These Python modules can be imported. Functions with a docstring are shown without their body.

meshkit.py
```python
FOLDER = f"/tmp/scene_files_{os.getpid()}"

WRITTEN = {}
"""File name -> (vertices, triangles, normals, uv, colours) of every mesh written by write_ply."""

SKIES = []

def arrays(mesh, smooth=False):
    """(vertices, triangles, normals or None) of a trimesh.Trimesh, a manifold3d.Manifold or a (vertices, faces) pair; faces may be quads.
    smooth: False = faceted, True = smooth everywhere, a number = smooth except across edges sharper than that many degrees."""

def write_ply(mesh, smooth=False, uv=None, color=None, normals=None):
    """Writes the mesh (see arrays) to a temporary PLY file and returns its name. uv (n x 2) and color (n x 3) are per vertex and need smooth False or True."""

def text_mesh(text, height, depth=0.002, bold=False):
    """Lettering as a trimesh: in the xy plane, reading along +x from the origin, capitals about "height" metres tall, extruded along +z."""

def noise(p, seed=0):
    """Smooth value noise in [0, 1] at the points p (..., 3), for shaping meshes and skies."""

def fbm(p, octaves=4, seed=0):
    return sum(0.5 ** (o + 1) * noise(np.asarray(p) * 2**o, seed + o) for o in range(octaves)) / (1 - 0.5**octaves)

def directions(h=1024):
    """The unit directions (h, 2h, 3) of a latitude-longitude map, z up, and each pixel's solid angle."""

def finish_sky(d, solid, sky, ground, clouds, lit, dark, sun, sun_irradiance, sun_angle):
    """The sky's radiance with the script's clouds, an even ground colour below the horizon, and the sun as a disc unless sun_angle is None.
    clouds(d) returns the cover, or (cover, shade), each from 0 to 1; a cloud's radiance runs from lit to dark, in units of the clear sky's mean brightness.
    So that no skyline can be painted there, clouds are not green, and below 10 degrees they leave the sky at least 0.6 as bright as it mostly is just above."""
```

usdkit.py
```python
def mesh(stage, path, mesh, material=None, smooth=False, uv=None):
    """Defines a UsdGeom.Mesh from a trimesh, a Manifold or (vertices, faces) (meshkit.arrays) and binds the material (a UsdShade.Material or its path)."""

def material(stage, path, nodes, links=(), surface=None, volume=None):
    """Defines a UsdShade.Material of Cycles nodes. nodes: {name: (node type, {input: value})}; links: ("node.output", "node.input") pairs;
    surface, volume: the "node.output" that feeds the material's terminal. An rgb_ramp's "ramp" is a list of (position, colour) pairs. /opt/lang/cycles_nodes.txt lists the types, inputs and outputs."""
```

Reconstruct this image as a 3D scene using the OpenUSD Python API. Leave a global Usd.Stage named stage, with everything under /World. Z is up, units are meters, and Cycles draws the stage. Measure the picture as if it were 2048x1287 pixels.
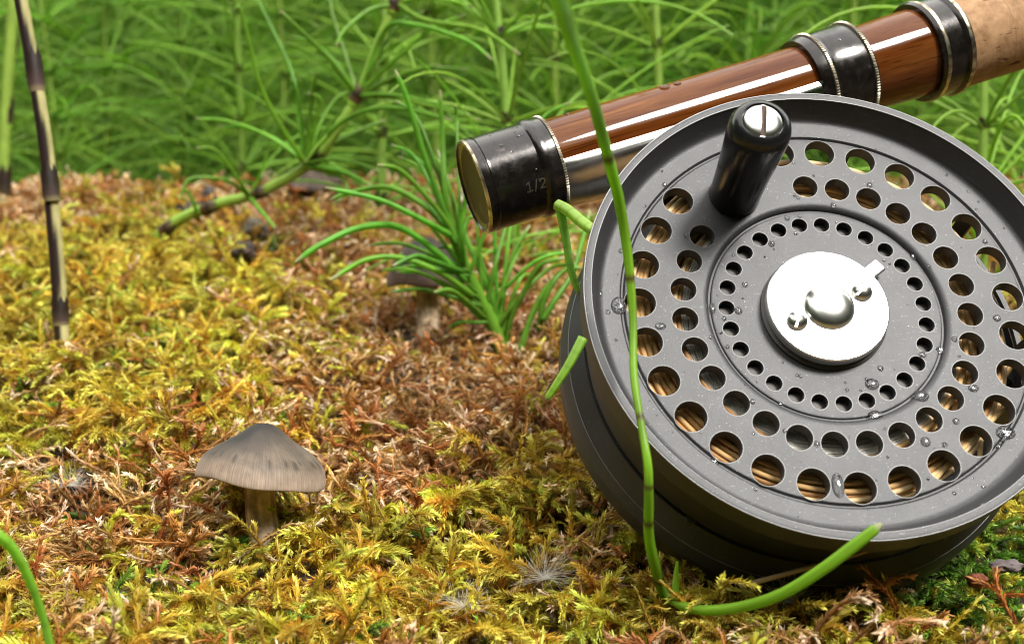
import math, numpy as np, trimesh, manifold3d as m3, usdkit, meshkit
from pxr import Usd, UsdGeom, UsdLux, UsdShade, Sdf, Gf, Vt

stage = Usd.Stage.CreateInMemory()
UsdGeom.SetStageUpAxis(stage, "Z"); UsdGeom.SetStageMetersPerUnit(stage, 1.0)
world = UsdGeom.Xform.Define(stage, "/World"); stage.SetDefaultPrim(world.GetPrim())
UsdGeom.Scope.Define(stage, "/World/Looks")
RNG = np.random.default_rng(11)

# ------------------------------------------------------------------ camera, sky, sun, exposure
PITCH = math.radians(6.0); EYE = np.array([0, 0, 0.0729]); FPX = 2600.0
CP, SP = math.cos(PITCH), math.sin(PITCH)
RIGHT, FWD, UP = np.array([1, 0, 0.]), np.array([0, CP, -SP]), np.array([0, SP, CP])
cam = UsdGeom.Camera.Define(stage, "/World/camera")
mtx = Gf.Matrix4d(1.0)
for i, row in enumerate((RIGHT, UP, -FWD)): mtx.SetRow(i, Gf.Vec4d(*map(float, row), 0))
mtx.SetRow(3, Gf.Vec4d(*map(float, EYE), 1))
cam.AddTransformOp().Set(mtx)
cam.CreateHorizontalApertureAttr(36.0); cam.CreateFocalLengthAttr(36.0 * FPX / 2048)
cam.CreateClippingRangeAttr(Gf.Vec2f(0.01, 500.0))
cam.CreateFStopAttr(25.0); cam.CreateFocusDistanceAttr(0.226)
cam.CreateExposureAttr(1.7)
SUN = np.array([0.36, -0.50, 0.78]); SUN /= np.linalg.norm(SUN)
sun = UsdLux.DistantLight.Define(stage, "/World/sun")
sun.CreateIntensityAttr(0.37); sun.CreateAngleAttr(16.0); sun.CreateColorAttr(Gf.Vec3f(1, .97, .92))
sun.GetPrim().CreateAttribute("inputs:normalize", Sdf.ValueTypeNames.Bool).Set(True)
z_ax = SUN; x_ax = np.cross([0, 1, 0], z_ax); x_ax /= np.linalg.norm(x_ax); y_ax = np.cross(z_ax, x_ax)
sm = Gf.Matrix4d(1.0)
for i, row in enumerate((x_ax, y_ax, z_ax)): sm.SetRow(i, Gf.Vec4d(*map(float, row), 0))
sun.AddTransformOp().Set(sm)
sky_mat = usdkit.material(stage, "/World/Looks/sky", {
    "sky": ("sky_texture", {"sky_type": "single_scattering", "sun_disc": False, "sun_elevation": math.asin(SUN[2]), "sun_rotation": math.atan2(SUN[0], SUN[1]), "aerosol_density": 2.0}),
    "tc": ("texture_coordinate", {}),
    "nz": ("noise_texture", {"scale": 2.2, "detail": 4.0, "roughness": .55}),
    "mr": ("map_range", {"from_min": .28, "from_max": .6, "to_min": .55, "to_max": 1.0, "clamp": True}),
    "mx": ("mix", {"mix_type": "mix", "color2": (7.6, 7.4, 7.0)}),
    "bg": ("background_shader", {"strength": 0.13})},
    [("tc.generated", "nz.vector"), ("nz.fac", "mr.value"), ("mr.result", "mx.fac"), ("sky.color", "mx.color1"), ("mx.color", "bg.color")], surface="bg.background")
dome = UsdLux.DomeLight.Define(stage, "/World/sky")
UsdShade.MaterialBindingAPI.Apply(dome.GetPrim()).Bind(sky_mat)
dome.GetPrim().SetCustomDataByKey("kind", "structure")

# ------------------------------------------------------------------ frames and helpers
def c2w(P):
    """Camera-frame millimetres (x right, y down, z ahead) to world metres."""
    P = np.asarray(P, float) / 1000
    return EYE + P[..., :1] * RIGHT - P[..., 1:2] * UP + P[..., 2:3] * FWD
def W(px, py, z):
    return c2w(np.array([(px - 1024) / FPX * z, (py - 643.5) / FPX * z, z]))
def G0(y):
    pl = 0.2364 * (y - 0.2055)
    d = np.maximum(y - 0.44, 0); g = pl - 2.2 * d * d
    k = .012; lo = -0.03
    return np.where(y > .44, lo + k * np.logaddexp(0, (g - lo) / k), pl)
def G(x, y):
    x, y = np.asarray(x, float), np.asarray(y, float)
    p = np.stack([x, y, 0 * x], -1)
    amp = np.clip((4.0 - y) / 3.0, .0, 1) + .4
    near = np.clip(np.minimum((y + .1) / .1, 1), 0, 1)
    h = G0(y) + near * ((meshkit.noise(p * 32, 3) - .5) * .008 + (meshkit.noise(p * 95, 5) - .5) * .004) * np.minimum(amp, 1)
    return h + np.clip(y - 2, 0, 30) * .02 * 1.0
def ground_at(px, py):
    """The point of the ground that the photograph shows at this pixel."""
    d = c2w(np.array([(px - 1024) / FPX, (py - 643.5) / FPX, 1.0]) * 1000) - EYE
    t = np.linspace(.06, .9, 1600); P = EYE + d * t[:, None]
    below = P[:, 2] < G(P[:, 0], P[:, 1])
    i = int(np.argmax(below)) if below.any() else len(t) - 1
    return P[i]

LOOKS = {}
def look(name, nodes, links, surface="p.BSDF"):
    LOOKS[name] = usdkit.material(stage, "/World/Looks/" + name, nodes, links, surface=surface)
    return LOOKS[name]

COUNT = {}
def fresh(parent, name):
    k = parent + "/" + name; n = COUNT.get(k, 0); COUNT[k] = n + 1
    return k if n == 0 else f"{k}_{n:03d}"
def tag(prim, label=None, category=None, group=None, kind=None):
    for k, v in (("label", label), ("category", category), ("group", group), ("kind", kind)):
        if v: prim.SetCustomDataByKey(k, v)
class Thing:
    def __init__(s, name, label, category, base, group=None, kind=None):
        s.base = np.asarray(base, float); s.path = fresh("/World", name)
        x = UsdGeom.Xform.Define(stage, s.path); x.AddTranslateOp().Set(Gf.Vec3d(*map(float, s.base)))
        s.prim = x.GetPrim(); tag(s.prim, label, category, group, kind)
    def part(s, name, mesh, mat, smooth=30, tone=None, parent=None, label=None):
        path = fresh(parent or s.path, name)
        put(path, mesh, mat, smooth, tone, s.base)
        if label: stage.GetPrimAtPath(path).SetCustomDataByKey("label", label)
        return path
def put(path, mesh, mat, smooth=30, tone=None, base=(0, 0, 0)):
    if tone is not None and smooth not in (False, True): smooth = True
    if hasattr(mesh, "to_mesh"):
        mm = mesh.to_mesh(); mesh = (np.array(mm.vert_properties[:, :3]), np.array(mm.tri_verts))
    if hasattr(mesh, "vertices"): mesh = (np.array(mesh.vertices), np.array(mesh.faces))
    v, f = np.asarray(mesh[0], float) - np.asarray(base), np.asarray(mesh[1], int)
    m = usdkit.mesh(stage, path, (v, f), LOOKS[mat], smooth)
    if tone is not None:
        UsdGeom.PrimvarsAPI(m).CreatePrimvar("tone", Sdf.ValueTypeNames.Color3fArray, "vertex").Set(Vt.Vec3fArray.FromNumpy(np.asarray(tone, np.float32)))
    return m
def solo(name, mesh, mat, label, category, group=None, kind=None, smooth=30, tone=None, base=None):
    if hasattr(mesh, "vertices"): mesh = (np.array(mesh.vertices), np.array(mesh.faces))
    v = np.asarray(mesh[0], float)
    base = np.array([*(v[:, :2].min(0) + v[:, :2].max(0)) / 2, v[:, 2].min()]) if base is None else np.asarray(base)
    path = fresh("/World", name); m = put(path, mesh, mat, smooth, tone, base)
    m.AddTranslateOp().Set(Gf.Vec3d(*map(float, base)))
    tag(m.GetPrim(), label, category, group, kind)
    return m

def join(parts):
    n, V, F, T = 0, [], [], []
    for p in parts:
        V.append(p[0]); F.append(p[1] + n); n += len(p[0])
        if len(p) > 2: T.append(p[2])
    return (np.vstack(V), np.vstack(F)) + ((np.vstack(T),) if T else ())
def curve(pts, n):
    """Catmull-Rom through pts, n samples."""
    P = np.asarray(pts, float); P = np.vstack([2 * P[0] - P[1], P, 2 * P[-1] - P[-2]])
    k = len(P) - 3; t = np.linspace(0, k - 1e-9, n); i = t.astype(int); u = (t - i)[:, None]
    a, b, c, d = P[i], P[i + 1], P[i + 2], P[i + 3]
    return .5 * (2 * b + (c - a) * u + (2 * a - 5 * b + 4 * c - d) * u ** 2 + (3 * b - a - 3 * c + d) * u ** 3)
def tube(P, R, sides=6, ridge=0.0, cap=True, flat=1.0):
    P = np.asarray(P, float); n = len(P); R = np.broadcast_to(np.asarray(R, float), (n,))
    t = np.gradient(P, axis=0); t /= np.linalg.norm(t, axis=1, keepdims=True) + 1e-15
    a = np.cross(t[0], [0.13, 0.2, 1.0]); a = a if np.linalg.norm(a) > .05 else np.cross(t[0], [1, 0, 0.])
    A = np.zeros_like(P)
    for i in range(n):
        a = a - t[i] * (a @ t[i]); a /= np.linalg.norm(a) + 1e-15; A[i] = a
    B = np.cross(t, A); th = np.arange(sides) * 2 * np.pi / sides
    rr = 1 + ridge * np.where(np.arange(sides) % 2 == 0, 1, -1)
    v = P[:, None] + R[:, None, None] * rr[None, :, None] * (np.cos(th)[None, :, None] * A[:, None] + flat * np.sin(th)[None, :, None] * B[:, None])
    i, j = np.meshgrid(np.arange(n - 1), np.arange(sides), indexing="ij"); q = (j + 1) % sides
    f = np.stack([i * sides + j, i * sides + q, (i + 1) * sides + q, (i + 1) * sides + j], -1).reshape(-1, 4)
    f = np.vstack([f[:, [0, 1, 2]], f[:, [0, 2, 3]]]); v = v.reshape(-1, 3)
    if cap:
        v = np.vstack([v, P[:1], P[-1:]]); m = n * sides; k = np.arange(sides); kk = (k + 1) % sides
        f = np.vstack([f, np.stack([kk, k, 0 * k + m], 1), np.stack([(n - 1) * sides + k, (n - 1) * sides + kk, 0 * k + m + 1], 1)])
    return v, f
def per_ring(vals, sides, cap=True, stripe=0.0):
    v = np.repeat(np.asarray(vals, float), sides, axis=0) * np.tile(1 + stripe * np.where(np.arange(sides) % 2 == 0, 1, -1), len(vals))[:, None]  # stripe: ridge shading put into the colour, alternate sides lighter and darker
    return np.vstack([v, vals[:1], vals[-1:]]) if cap else v
def lathe(prof, n=96, closed=True, a0=0.0, a1=2 * np.pi):
    """prof: (r, h) pairs, revolved round z; closed profile loops."""
    p = np.asarray(prof, float); m = len(p); full = abs(a1 - a0 - 2 * np.pi) < 1e-9
    th = a0 + (a1 - a0) * np.arange(n if full else n + 1) / n
    v = np.stack([p[:, 0][None] * np.cos(th)[:, None], p[:, 0][None] * np.sin(th)[:, None], np.broadcast_to(p[:, 1], (len(th), m))], -1).reshape(-1, 3)
    f = []
    for i in range(n):
        i2 = (i + 1) % len(th)
        for j in range(m if closed else m - 1):
            j2 = (j + 1) % m
            f.append((i * m + j, i2 * m + j, i2 * m + j2)); f.append((i * m + j, i2 * m + j2, i * m + j2))
    me = trimesh.Trimesh(v, np.array(f), process=False); me.merge_vertices(); me.update_faces(me.nondegenerate_faces())
    if closed and full and me.volume < 0: me.invert()
    return me
def round_box(sx, sy, sz, r, seg=4):
    s = [m3.Manifold.sphere(r, seg * 4).translate([x, y, z]) for x in (-sx / 2 + r, sx / 2 - r) for y in (-sy / 2 + r, sy / 2 - r) for z in (-sz / 2 + r, sz / 2 - r)]
    return m3.Manifold.batch_hull(s)
def arr(man):
    mm = man.to_mesh(); return np.array(mm.vert_properties[:, :3], float), np.array(mm.tri_verts, int)

# ------------------------------------------------------------------ materials
def plant_look(name, rough=.38, trans=.35, gain=(1, 1, 1), vary=.25, scale=130., spec=.5):
    look(name, {
        "a": ("attribute", {"attribute": "tone"}), "g": ("geometry", {}), "o": ("object_info", {}),
        "n": ("noise_texture", {"scale": scale, "detail": 2.0}),
        "r": ("map_range", {"from_min": .3, "from_max": .7, "to_min": 1 - vary, "to_max": 1 + vary}),
        "h": ("map_range", {"from_min": 0, "from_max": 1, "to_min": .485, "to_max": .515}),
        "hv": ("hsv", {"saturation": 1.0}),
        "m": ("mix", {"mix_type": "multiply", "fac": 1.0, "color2": gain}),
        "p": ("principled_bsdf", {"roughness": rough, "specular_ior_level": spec}),
        "t": ("translucent_bsdf", {}), "x": ("mix_closure", {"fac": trans})},
        [("g.position", "n.vector"), ("n.fac", "r.value"), ("o.random", "h.value"), ("h.result", "hv.hue"), ("r.result", "hv.value"), ("a.color", "hv.color"), ("hv.color", "m.color1"),
         ("m.color", "p.base_color"), ("m.color", "t.color"), ("p.BSDF", "x.closure1"), ("t.BSDF", "x.closure2")], surface="x.closure")
plant_look("moss_leaf", .42, .24, vary=.38, scale=90)
plant_look("dry_moss_shoot", .6, .12, vary=.38, scale=120, spec=.3)
plant_look("horsetail_green", .4, .5, vary=.18, scale=30)
plant_look("stem_skin", .5, .08, vary=.14, scale=220)
look("soil", {"g": ("geometry", {}), "n": ("noise_texture", {"scale": 420., "detail": 5.}), "r": ("rgb_ramp", {"ramp": [(.35, (.012, .006, .002)), (.52, (.045, .022, .006)), (.68, (.10, .062, .016))]}),
    "b": ("bump", {"strength": 1.0, "distance": .004}), "p": ("principled_bsdf", {"roughness": .8})},
    [("g.position", "n.vector"), ("n.fac", "r.fac"), ("r.color", "p.base_color"), ("n.fac", "b.height"), ("b.normal", "p.normal")])
def painted(name, base, speck, rough, metallic=.55, bump=.25):
    look(name, {"t": ("texture_coordinate", {}), "n": ("noise_texture", {"scale": 5200., "detail": 1.}), "n2": ("noise_texture", {"scale": 260., "detail": 4.}), "v": ("voronoi_texture", {"scale": 2600.}),
        "sp": ("map_range", {"from_min": .10, "from_max": .2, "to_min": 1, "to_max": 0, "clamp": True}),
        "k": ("map_range", {"from_min": .55, "from_max": .72, "to_min": 0, "to_max": 1, "clamp": True}),
        "mu": ("math", {"math_type": "multiply"}),
        "m": ("mix", {"color1": base, "color2": speck}), "w": ("map_range", {"from_min": .25, "from_max": .75, "to_min": .93, "to_max": 1.07}),
        "sm": ("mapping", {"mapping_type": "point", "rotation": (.4, .3, .9), "scale": (160, 9000, 9000)}), "sn": ("noise_texture", {"scale": 1., "detail": 2.}), "sk": ("map_range", {"from_min": .69, "from_max": .74, "to_min": 0, "to_max": .18, "clamp": True}), "sx": ("mix", {"color2": speck}),
        "hv": ("hsv", {}), "b": ("bump", {"strength": bump, "distance": .00008}), "rr": ("map_range", {"from_min": .3, "from_max": .7, "to_min": rough - .015, "to_max": rough + .02}),
        "p": ("principled_bsdf", {"metallic": metallic, "roughness": rough})},
        [("t.object", "n.vector"), ("t.object", "n2.vector"), ("t.object", "v.vector"), ("v.distance", "sp.value"), ("n.fac", "k.value"), ("sp.result", "mu.value1"), ("k.result", "mu.value2"), ("mu.value", "m.fac"),
         ("n2.fac", "w.value"), ("w.result", "hv.value"), ("t.object", "sm.vector"), ("sm.vector", "sn.vector"), ("sn.fac", "sk.value"), ("sk.result", "sx.fac"), ("m.color", "sx.color1"), ("sx.color", "hv.color"), ("hv.color", "p.base_color"), ("n.fac", "b.height"), ("b.normal", "p.normal"), ("n2.fac", "rr.value"), ("rr.result", "p.roughness")])
painted("grey_enamel", (.043, .043, .044), (.52, .51, .50), .47, .35, .4)
painted("worn_highlight_enamel", (.20, .20, .20), (.7, .7, .69), .40, .7)
painted("dark_enamel", (.065, .061, .056), (.12, .11, .10), .45, .3)
look("hole_metal", {"p": ("principled_bsdf", {"base_color": (.045, .04, .036), "metallic": .3, "roughness": .5})}, [])
look("bare_edge", {"p": ("principled_bsdf", {"base_color": (.13, .128, .125), "metallic": .7, "roughness": .42})}, [])
look("silver_plate", {"t": ("texture_coordinate", {}), "n": ("noise_texture", {"scale": 900., "detail": 3.}), "b": ("bump", {"strength": .12, "distance": .00005}),
    "p": ("principled_bsdf", {"base_color": (.93, .92, .91), "metallic": 1.0, "roughness": .34})}, [("t.object", "n.vector"), ("n.fac", "b.height"), ("b.normal", "p.normal")])
look("polished_silver", {"t": ("texture_coordinate", {}), "n": ("noise_texture", {"scale": 420., "detail": 3.}), "b": ("bump", {"strength": .10, "distance": .00008}),
    "p": ("principled_bsdf", {"base_color": (.62, .61, .57), "metallic": 1.0, "roughness": .24})}, [("t.object", "n.vector"), ("n.fac", "b.height"), ("b.normal", "p.normal")])
look("nickel_foot", {"t": ("texture_coordinate", {}), "n": ("noise_texture", {"scale": 60., "detail": 3.}), "r": ("map_range", {"from_min": .3, "from_max": .7, "to_min": .12, "to_max": .24}),
    "p": ("principled_bsdf", {"base_color": (.80, .77, .71), "metallic": 1.0})}, [("t.object", "n.vector"), ("n.fac", "r.value"), ("r.result", "p.roughness")])
look("black_grip", {"t": ("texture_coordinate", {}), "n": ("noise_texture", {"scale": 1500., "detail": 3.}), "b": ("bump", {"strength": .15, "distance": .0001}),
    "p": ("principled_bsdf", {"base_color": (.006, .006, .006), "roughness": .2, "specular_ior_level": .5})}, [("t.object", "n.vector"), ("n.fac", "b.height"), ("b.normal", "p.normal")])
look("dull_nickel", {"p": ("principled_bsdf", {"base_color": (.30, .27, .21), "metallic": 1.0, "roughness": .4})}, [])
look("aged_bronze", {"t": ("texture_coordinate", {}), "n": ("noise_texture", {"scale": 300., "detail": 4.}), "r": ("rgb_ramp", {"ramp": [(.35, (.008, .006, .003)), (.6, (.022, .016, .008)), (.75, (.07, .052, .026))]}), "p": ("principled_bsdf", {"metallic": .7, "roughness": .42})}, [("t.object", "n.vector"), ("n.fac", "r.fac"), ("r.color", "p.base_color")])
look("slot_brown", {"p": ("principled_bsdf", {"base_color": (.07, .04, .025), "roughness": .8})}, [])  # dark brown of the strip set in the handle screw
look("oxidised_nickel", {"t": ("texture_coordinate", {}), "n": ("noise_texture", {"scale": 420., "detail": 4., "roughness": .65}), "n2": ("noise_texture", {"scale": 1400., "detail": 2.}),
    "r": ("rgb_ramp", {"ramp": [(.38, (.010, .008, .007)), (.66, (.020, .016, .014)), (.84, (.16, .14, .12))]}),
    "q": ("map_range", {"from_min": .35, "from_max": .7, "to_min": .14, "to_max": .32}), "b": ("bump", {"strength": .12, "distance": .0001}),
    "p": ("principled_bsdf", {"metallic": .6, "roughness": .25, "coat_weight": .5, "coat_roughness": .1})},
    [("t.object", "n.vector"), ("t.object", "n2.vector"), ("n.fac", "r.fac"), ("r.color", "p.base_color"), ("n.fac", "q.value"), ("q.result", "p.roughness"), ("n2.fac", "b.height"), ("b.normal", "p.normal")])
look("worn_nickel", {"t": ("texture_coordinate", {}), "n": ("noise_texture", {"scale": 700., "detail": 3.}), "r": ("rgb_ramp", {"ramp": [(.35, (.20, .16, .10)), (.6, (.66, .60, .45))]}),
    "p": ("principled_bsdf", {"metallic": 1.0, "roughness": .32})}, [("t.object", "n.vector"), ("n.fac", "r.fac"), ("r.color", "p.base_color")])
# wood: grain runs along the local x of the rod (rotation set where the rod is built)
def wood_look(rot):
    look("varnished_wood", {"t": ("texture_coordinate", {}), "mp": ("mapping", {"mapping_type": "point", "rotation": rot, "scale": (1, 1, 1)}), "mq": ("mapping", {"mapping_type": "point", "scale": (35, 420, 420)}), "n": ("noise_texture", {"scale": 1., "detail": 5., "roughness": .6, "distortion": .4}),
        "mz": ("mapping", {"mapping_type": "point", "scale": (60, 2600, 2600)}), "n2": ("noise_texture", {"scale": 1., "detail": 2.}),
        "r": ("rgb_ramp", {"ramp": [(.25, (.035, .008, .002)), (.42, (.085, .022, .004)), (.58, (.125, .042, .010)), (.78, (.22, .085, .022))]}),
        "k": ("map_range", {"from_min": .60, "from_max": .70, "to_min": 1, "to_max": .45, "clamp": True}), "hv": ("hsv", {}),
        "p": ("principled_bsdf", {"roughness": .6, "specular_ior_level": .0, "coat_weight": .85, "coat_roughness": .04, "coat_ior": 1.38})},
        [("t.object", "mp.vector"), ("mp.vector", "mq.vector"), ("mq.vector", "n.vector"), ("mp.vector", "mz.vector"), ("mz.vector", "n2.vector"), ("n.fac", "r.fac"), ("r.color", "hv.color"), ("n2.fac", "k.value"), ("k.result", "hv.value"), ("hv.color", "p.base_color")])
    look("cork", {"t": ("texture_coordinate", {}), "n": ("noise_texture", {"scale": 420., "detail": 5., "roughness": .65}), "n3": ("noise_texture", {"scale": 130., "detail": 2.}), "mp": ("mapping", {"mapping_type": "point", "rotation": rot, "scale": (1, 1, 1)}), "mq": ("mapping", {"mapping_type": "point", "scale": (150, 520, 520)}),
        "v": ("noise_texture", {"scale": 1.0, "detail": 3.}), "pit": ("map_range", {"from_min": .64, "from_max": .69, "to_min": 0, "to_max": 1, "clamp": True}),
        "r": ("rgb_ramp", {"ramp": [(.3, (.20, .105, .045)), (.5, (.32, .18, .085)), (.7, (.43, .26, .135))]}),
        "m": ("mix", {"color2": (.10, .035, .018)}), "b": ("bump", {"strength": .5, "distance": .0003, "invert": True}), "o": ("object_info", {}),
        "p": ("principled_bsdf", {"roughness": .7, "specular_ior_level": .3})},
        [("t.object", "n.vector"), ("t.object", "n3.vector"), ("t.object", "mp.vector"), ("mp.vector", "mq.vector"), ("mq.vector", "v.vector"), ("v.fac", "pit.value"), ("n.fac", "r.fac"), ("r.color", "m.color1"), ("pit.result", "m.fac"), ("m.color", "p.base_color"), ("pit.result", "b.height"), ("b.normal", "p.normal")])
look("fly_line", {"a": ("attribute", {"attribute": "tone"}), "p": ("principled_bsdf", {"roughness": .65, "specular_ior_level": .3, "subsurface_weight": .0})}, [("a.color", "p.base_color")])
look("water", {"p": ("principled_bsdf", {"base_color": (1, 1, 1), "roughness": .0, "ior": 1.33, "transmission_weight": 1.0})}, [])
look("mushroom_cap", {"a": ("attribute", {"attribute": "tone"}), "u": ("attribute", {"attribute": "streak"}), "n": ("noise_texture", {"scale": 1., "detail": 4., "roughness": .6}), "g": ("geometry", {}), "n2": ("noise_texture", {"scale": 500., "detail": 3.}),
    "k": ("map_range", {"from_min": .35, "from_max": .65, "to_min": .78, "to_max": 1.22}), "k2": ("map_range", {"from_min": .3, "from_max": .7, "to_min": .85, "to_max": 1.15}), "mu": ("math", {"math_type": "multiply"}),
    "hv": ("hsv", {}), "b": ("bump", {"strength": .35, "distance": .0002}), "p": ("principled_bsdf", {"roughness": .6, "sheen_weight": .08, "sheen_roughness": .4, "specular_ior_level": .35})},
    [("u.vector", "n.vector"), ("g.position", "n2.vector"), ("n.fac", "k.value"), ("n2.fac", "k2.value"), ("k.result", "mu.value1"), ("k2.result", "mu.value2"), ("mu.value", "hv.value"), ("a.color", "hv.color"), ("hv.color", "p.base_color"), ("n.fac", "b.height"), ("b.normal", "p.normal")])
look("debris", {"g": ("geometry", {}), "n": ("noise_texture", {"scale": 500., "detail": 4.}), "a": ("attribute", {"attribute": "tone"}), "k": ("map_range", {"from_min": .3, "from_max": .7, "to_min": .5, "to_max": 1.5}), "hv": ("hsv", {}), "p": ("principled_bsdf", {"roughness": .7})},
    [("g.position", "n.vector"), ("n.fac", "k.value"), ("k.result", "hv.value"), ("a.color", "hv.color"), ("hv.color", "p.base_color")])
look("fluff", {"p": ("principled_bsdf", {"base_color": (.8, .78, .72), "roughness": .5}), "t": ("translucent_bsdf", {"color": (.8, .78, .72)}), "x": ("mix_closure", {"fac": .4})}, [("p.BSDF", "x.closure1"), ("t.BSDF", "x.closure2")], surface="x.closure")

# ------------------------------------------------------------------ ground
def spaced(edges):
    out = []
    for a, b, s in edges: out += list(np.arange(a, b, s))
    return np.array(out + [edges[-1][1]])
gx = spaced([(-60, -6, 6), (-6, -1, .5), (-1, -.3, .05), (-.3, .3, .006), (.3, 1, .05), (1, 6, .5), (6, 60, 6)])
gy = spaced([(-60, -6, 6), (-6, -.5, .5), (-.5, .06, .04), (.06, .62, .006), (.62, 2, .06), (2, 6, .5), (6, 60, 6)])
X, Y = np.meshgrid(gx, gy); Vg = np.stack([X, Y, G(X, Y)], -1).reshape(-1, 3)
i, j = np.meshgrid(np.arange(len(gy) - 1), np.arange(len(gx) - 1), indexing="ij"); a = (i * len(gx) + j).ravel()
Fg = np.vstack([np.stack([a, a + 1, a + len(gx) + 1], 1), np.stack([a, a + len(gx) + 1, a + len(gx)], 1)])
pg = put("/World/ground", (Vg, Fg), "soil", True).GetPrim(); tag(pg, "brown soil of the bank under the moss and horsetails", "ground", kind="structure")

# ------------------------------------------------------------------ the reel, in its own frame (mm: u, v in the face, n towards the viewer)
RC = np.array([51.8235, -2.0951, 213.4532]); RA, RB = 0.068, -0.4779
RN = np.array([math.sin(RA) * math.cos(RB), math.sin(RB), -math.cos(RA) * math.cos(RB)])
RU = np.cross(RN, [0, 1, 0]); RU /= np.linalg.norm(RU); RV = np.cross(RN, RU)
if RV[1] > 0: RV = -RV
if RU[0] < 0: RU = -RU
def r2w(P):
    P = np.asarray(P, float)
    return c2w(RC + P[..., :1] * RU + P[..., 1:2] * RV + P[..., 2:3] * RN)
def r2w_mesh(me):
    if hasattr(me, "to_mesh"): v, f = arr(me)
    elif hasattr(me, "vertices"): v, f = np.array(me.vertices), np.array(me.faces)
    else: v, f = me[0], me[1]
    v = r2w(v)
    return (v, f[:, ::-1]) if np.dot(np.cross(RU, RV), RN) * -1 < 0 and FLIP else (v, f)
# camera frame is (right, down, ahead): right-handed, so the only question is whether (u, v, n) is right-handed in it
FLIP = np.dot(np.cross(RU, RV), RN) < 0
def face_hit(px, py, h=0.0):
    d = np.array([(px - 1024) / FPX, (py - 643.5) / FPX, 1.0]); C = RC + RN * h
    q = d * ((RN @ C) / (RN @ d)) - C
    return np.array([q @ RU, q @ RV, h])
reel_base = r2w(np.array([0, -41.7, -26.0]))
reel = Thing("fly_reel", "dark grey perforated fly fishing reel leaning on the moss with water drops on its face", "fishing reel", reel_base)
S27 = 2 * np.pi / 27
def ring_pts(r, ph, skip=()): return [(r * math.cos(ph + k * S27), r * math.sin(ph + k * S27)) for k in range(27) if k not in skip]
hand = math.degrees(math.atan2(21.6, -13.0)) % 360
def skips(ph, n, off):
    ks = sorted(range(27), key=lambda k: abs((math.degrees(ph) + k * 360 / 27 - hand - off + 180) % 360 - 180)); return set(ks[:n])
out_pts = ring_pts(31.0, .0768, skips(.0768, 2, 2)); mid_pts = ring_pts(23.88, .1937, skips(.1937, 3, 0)); small_pts = ring_pts(16.634, .0818)
prof = [(0, -.64), (18.9, -.64), (19.15, -.72), (19.3, -1.0), (19.6, -1.0), (19.7, -.55), (19.9, -.3), (20.25, -.1), (20.8, 0), (33.35, 0), (33.5, -.05), (33.8, -.5), (34.05, -.5), (34.35, -.05), (34.5, 0), (36.8, .04), (37.5, .2), (38.0, .6), (38.35, 1.3), (38.8, 2.4), (39.2, 3.4), (39.36, 3.95), (39.5, 4.15),
        (40.4, 4.2), (40.65, 4.1), (40.75, 3.85), (40.75, -1.2), (40.5, -1.5), (39.9, -1.5), (39.6, -1.2), (38.6, -1.2), (38.0, -2.3), (0, -2.3)]
def ccw(p):
    p = np.asarray(p, float); return p[::-1] if np.sum(p[:, 0] * np.roll(p[:, 1], -1) - p[:, 1] * np.roll(p[:, 0], -1)) < 0 else p
body = m3.CrossSection([ccw(prof)]).revolve(220)
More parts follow.
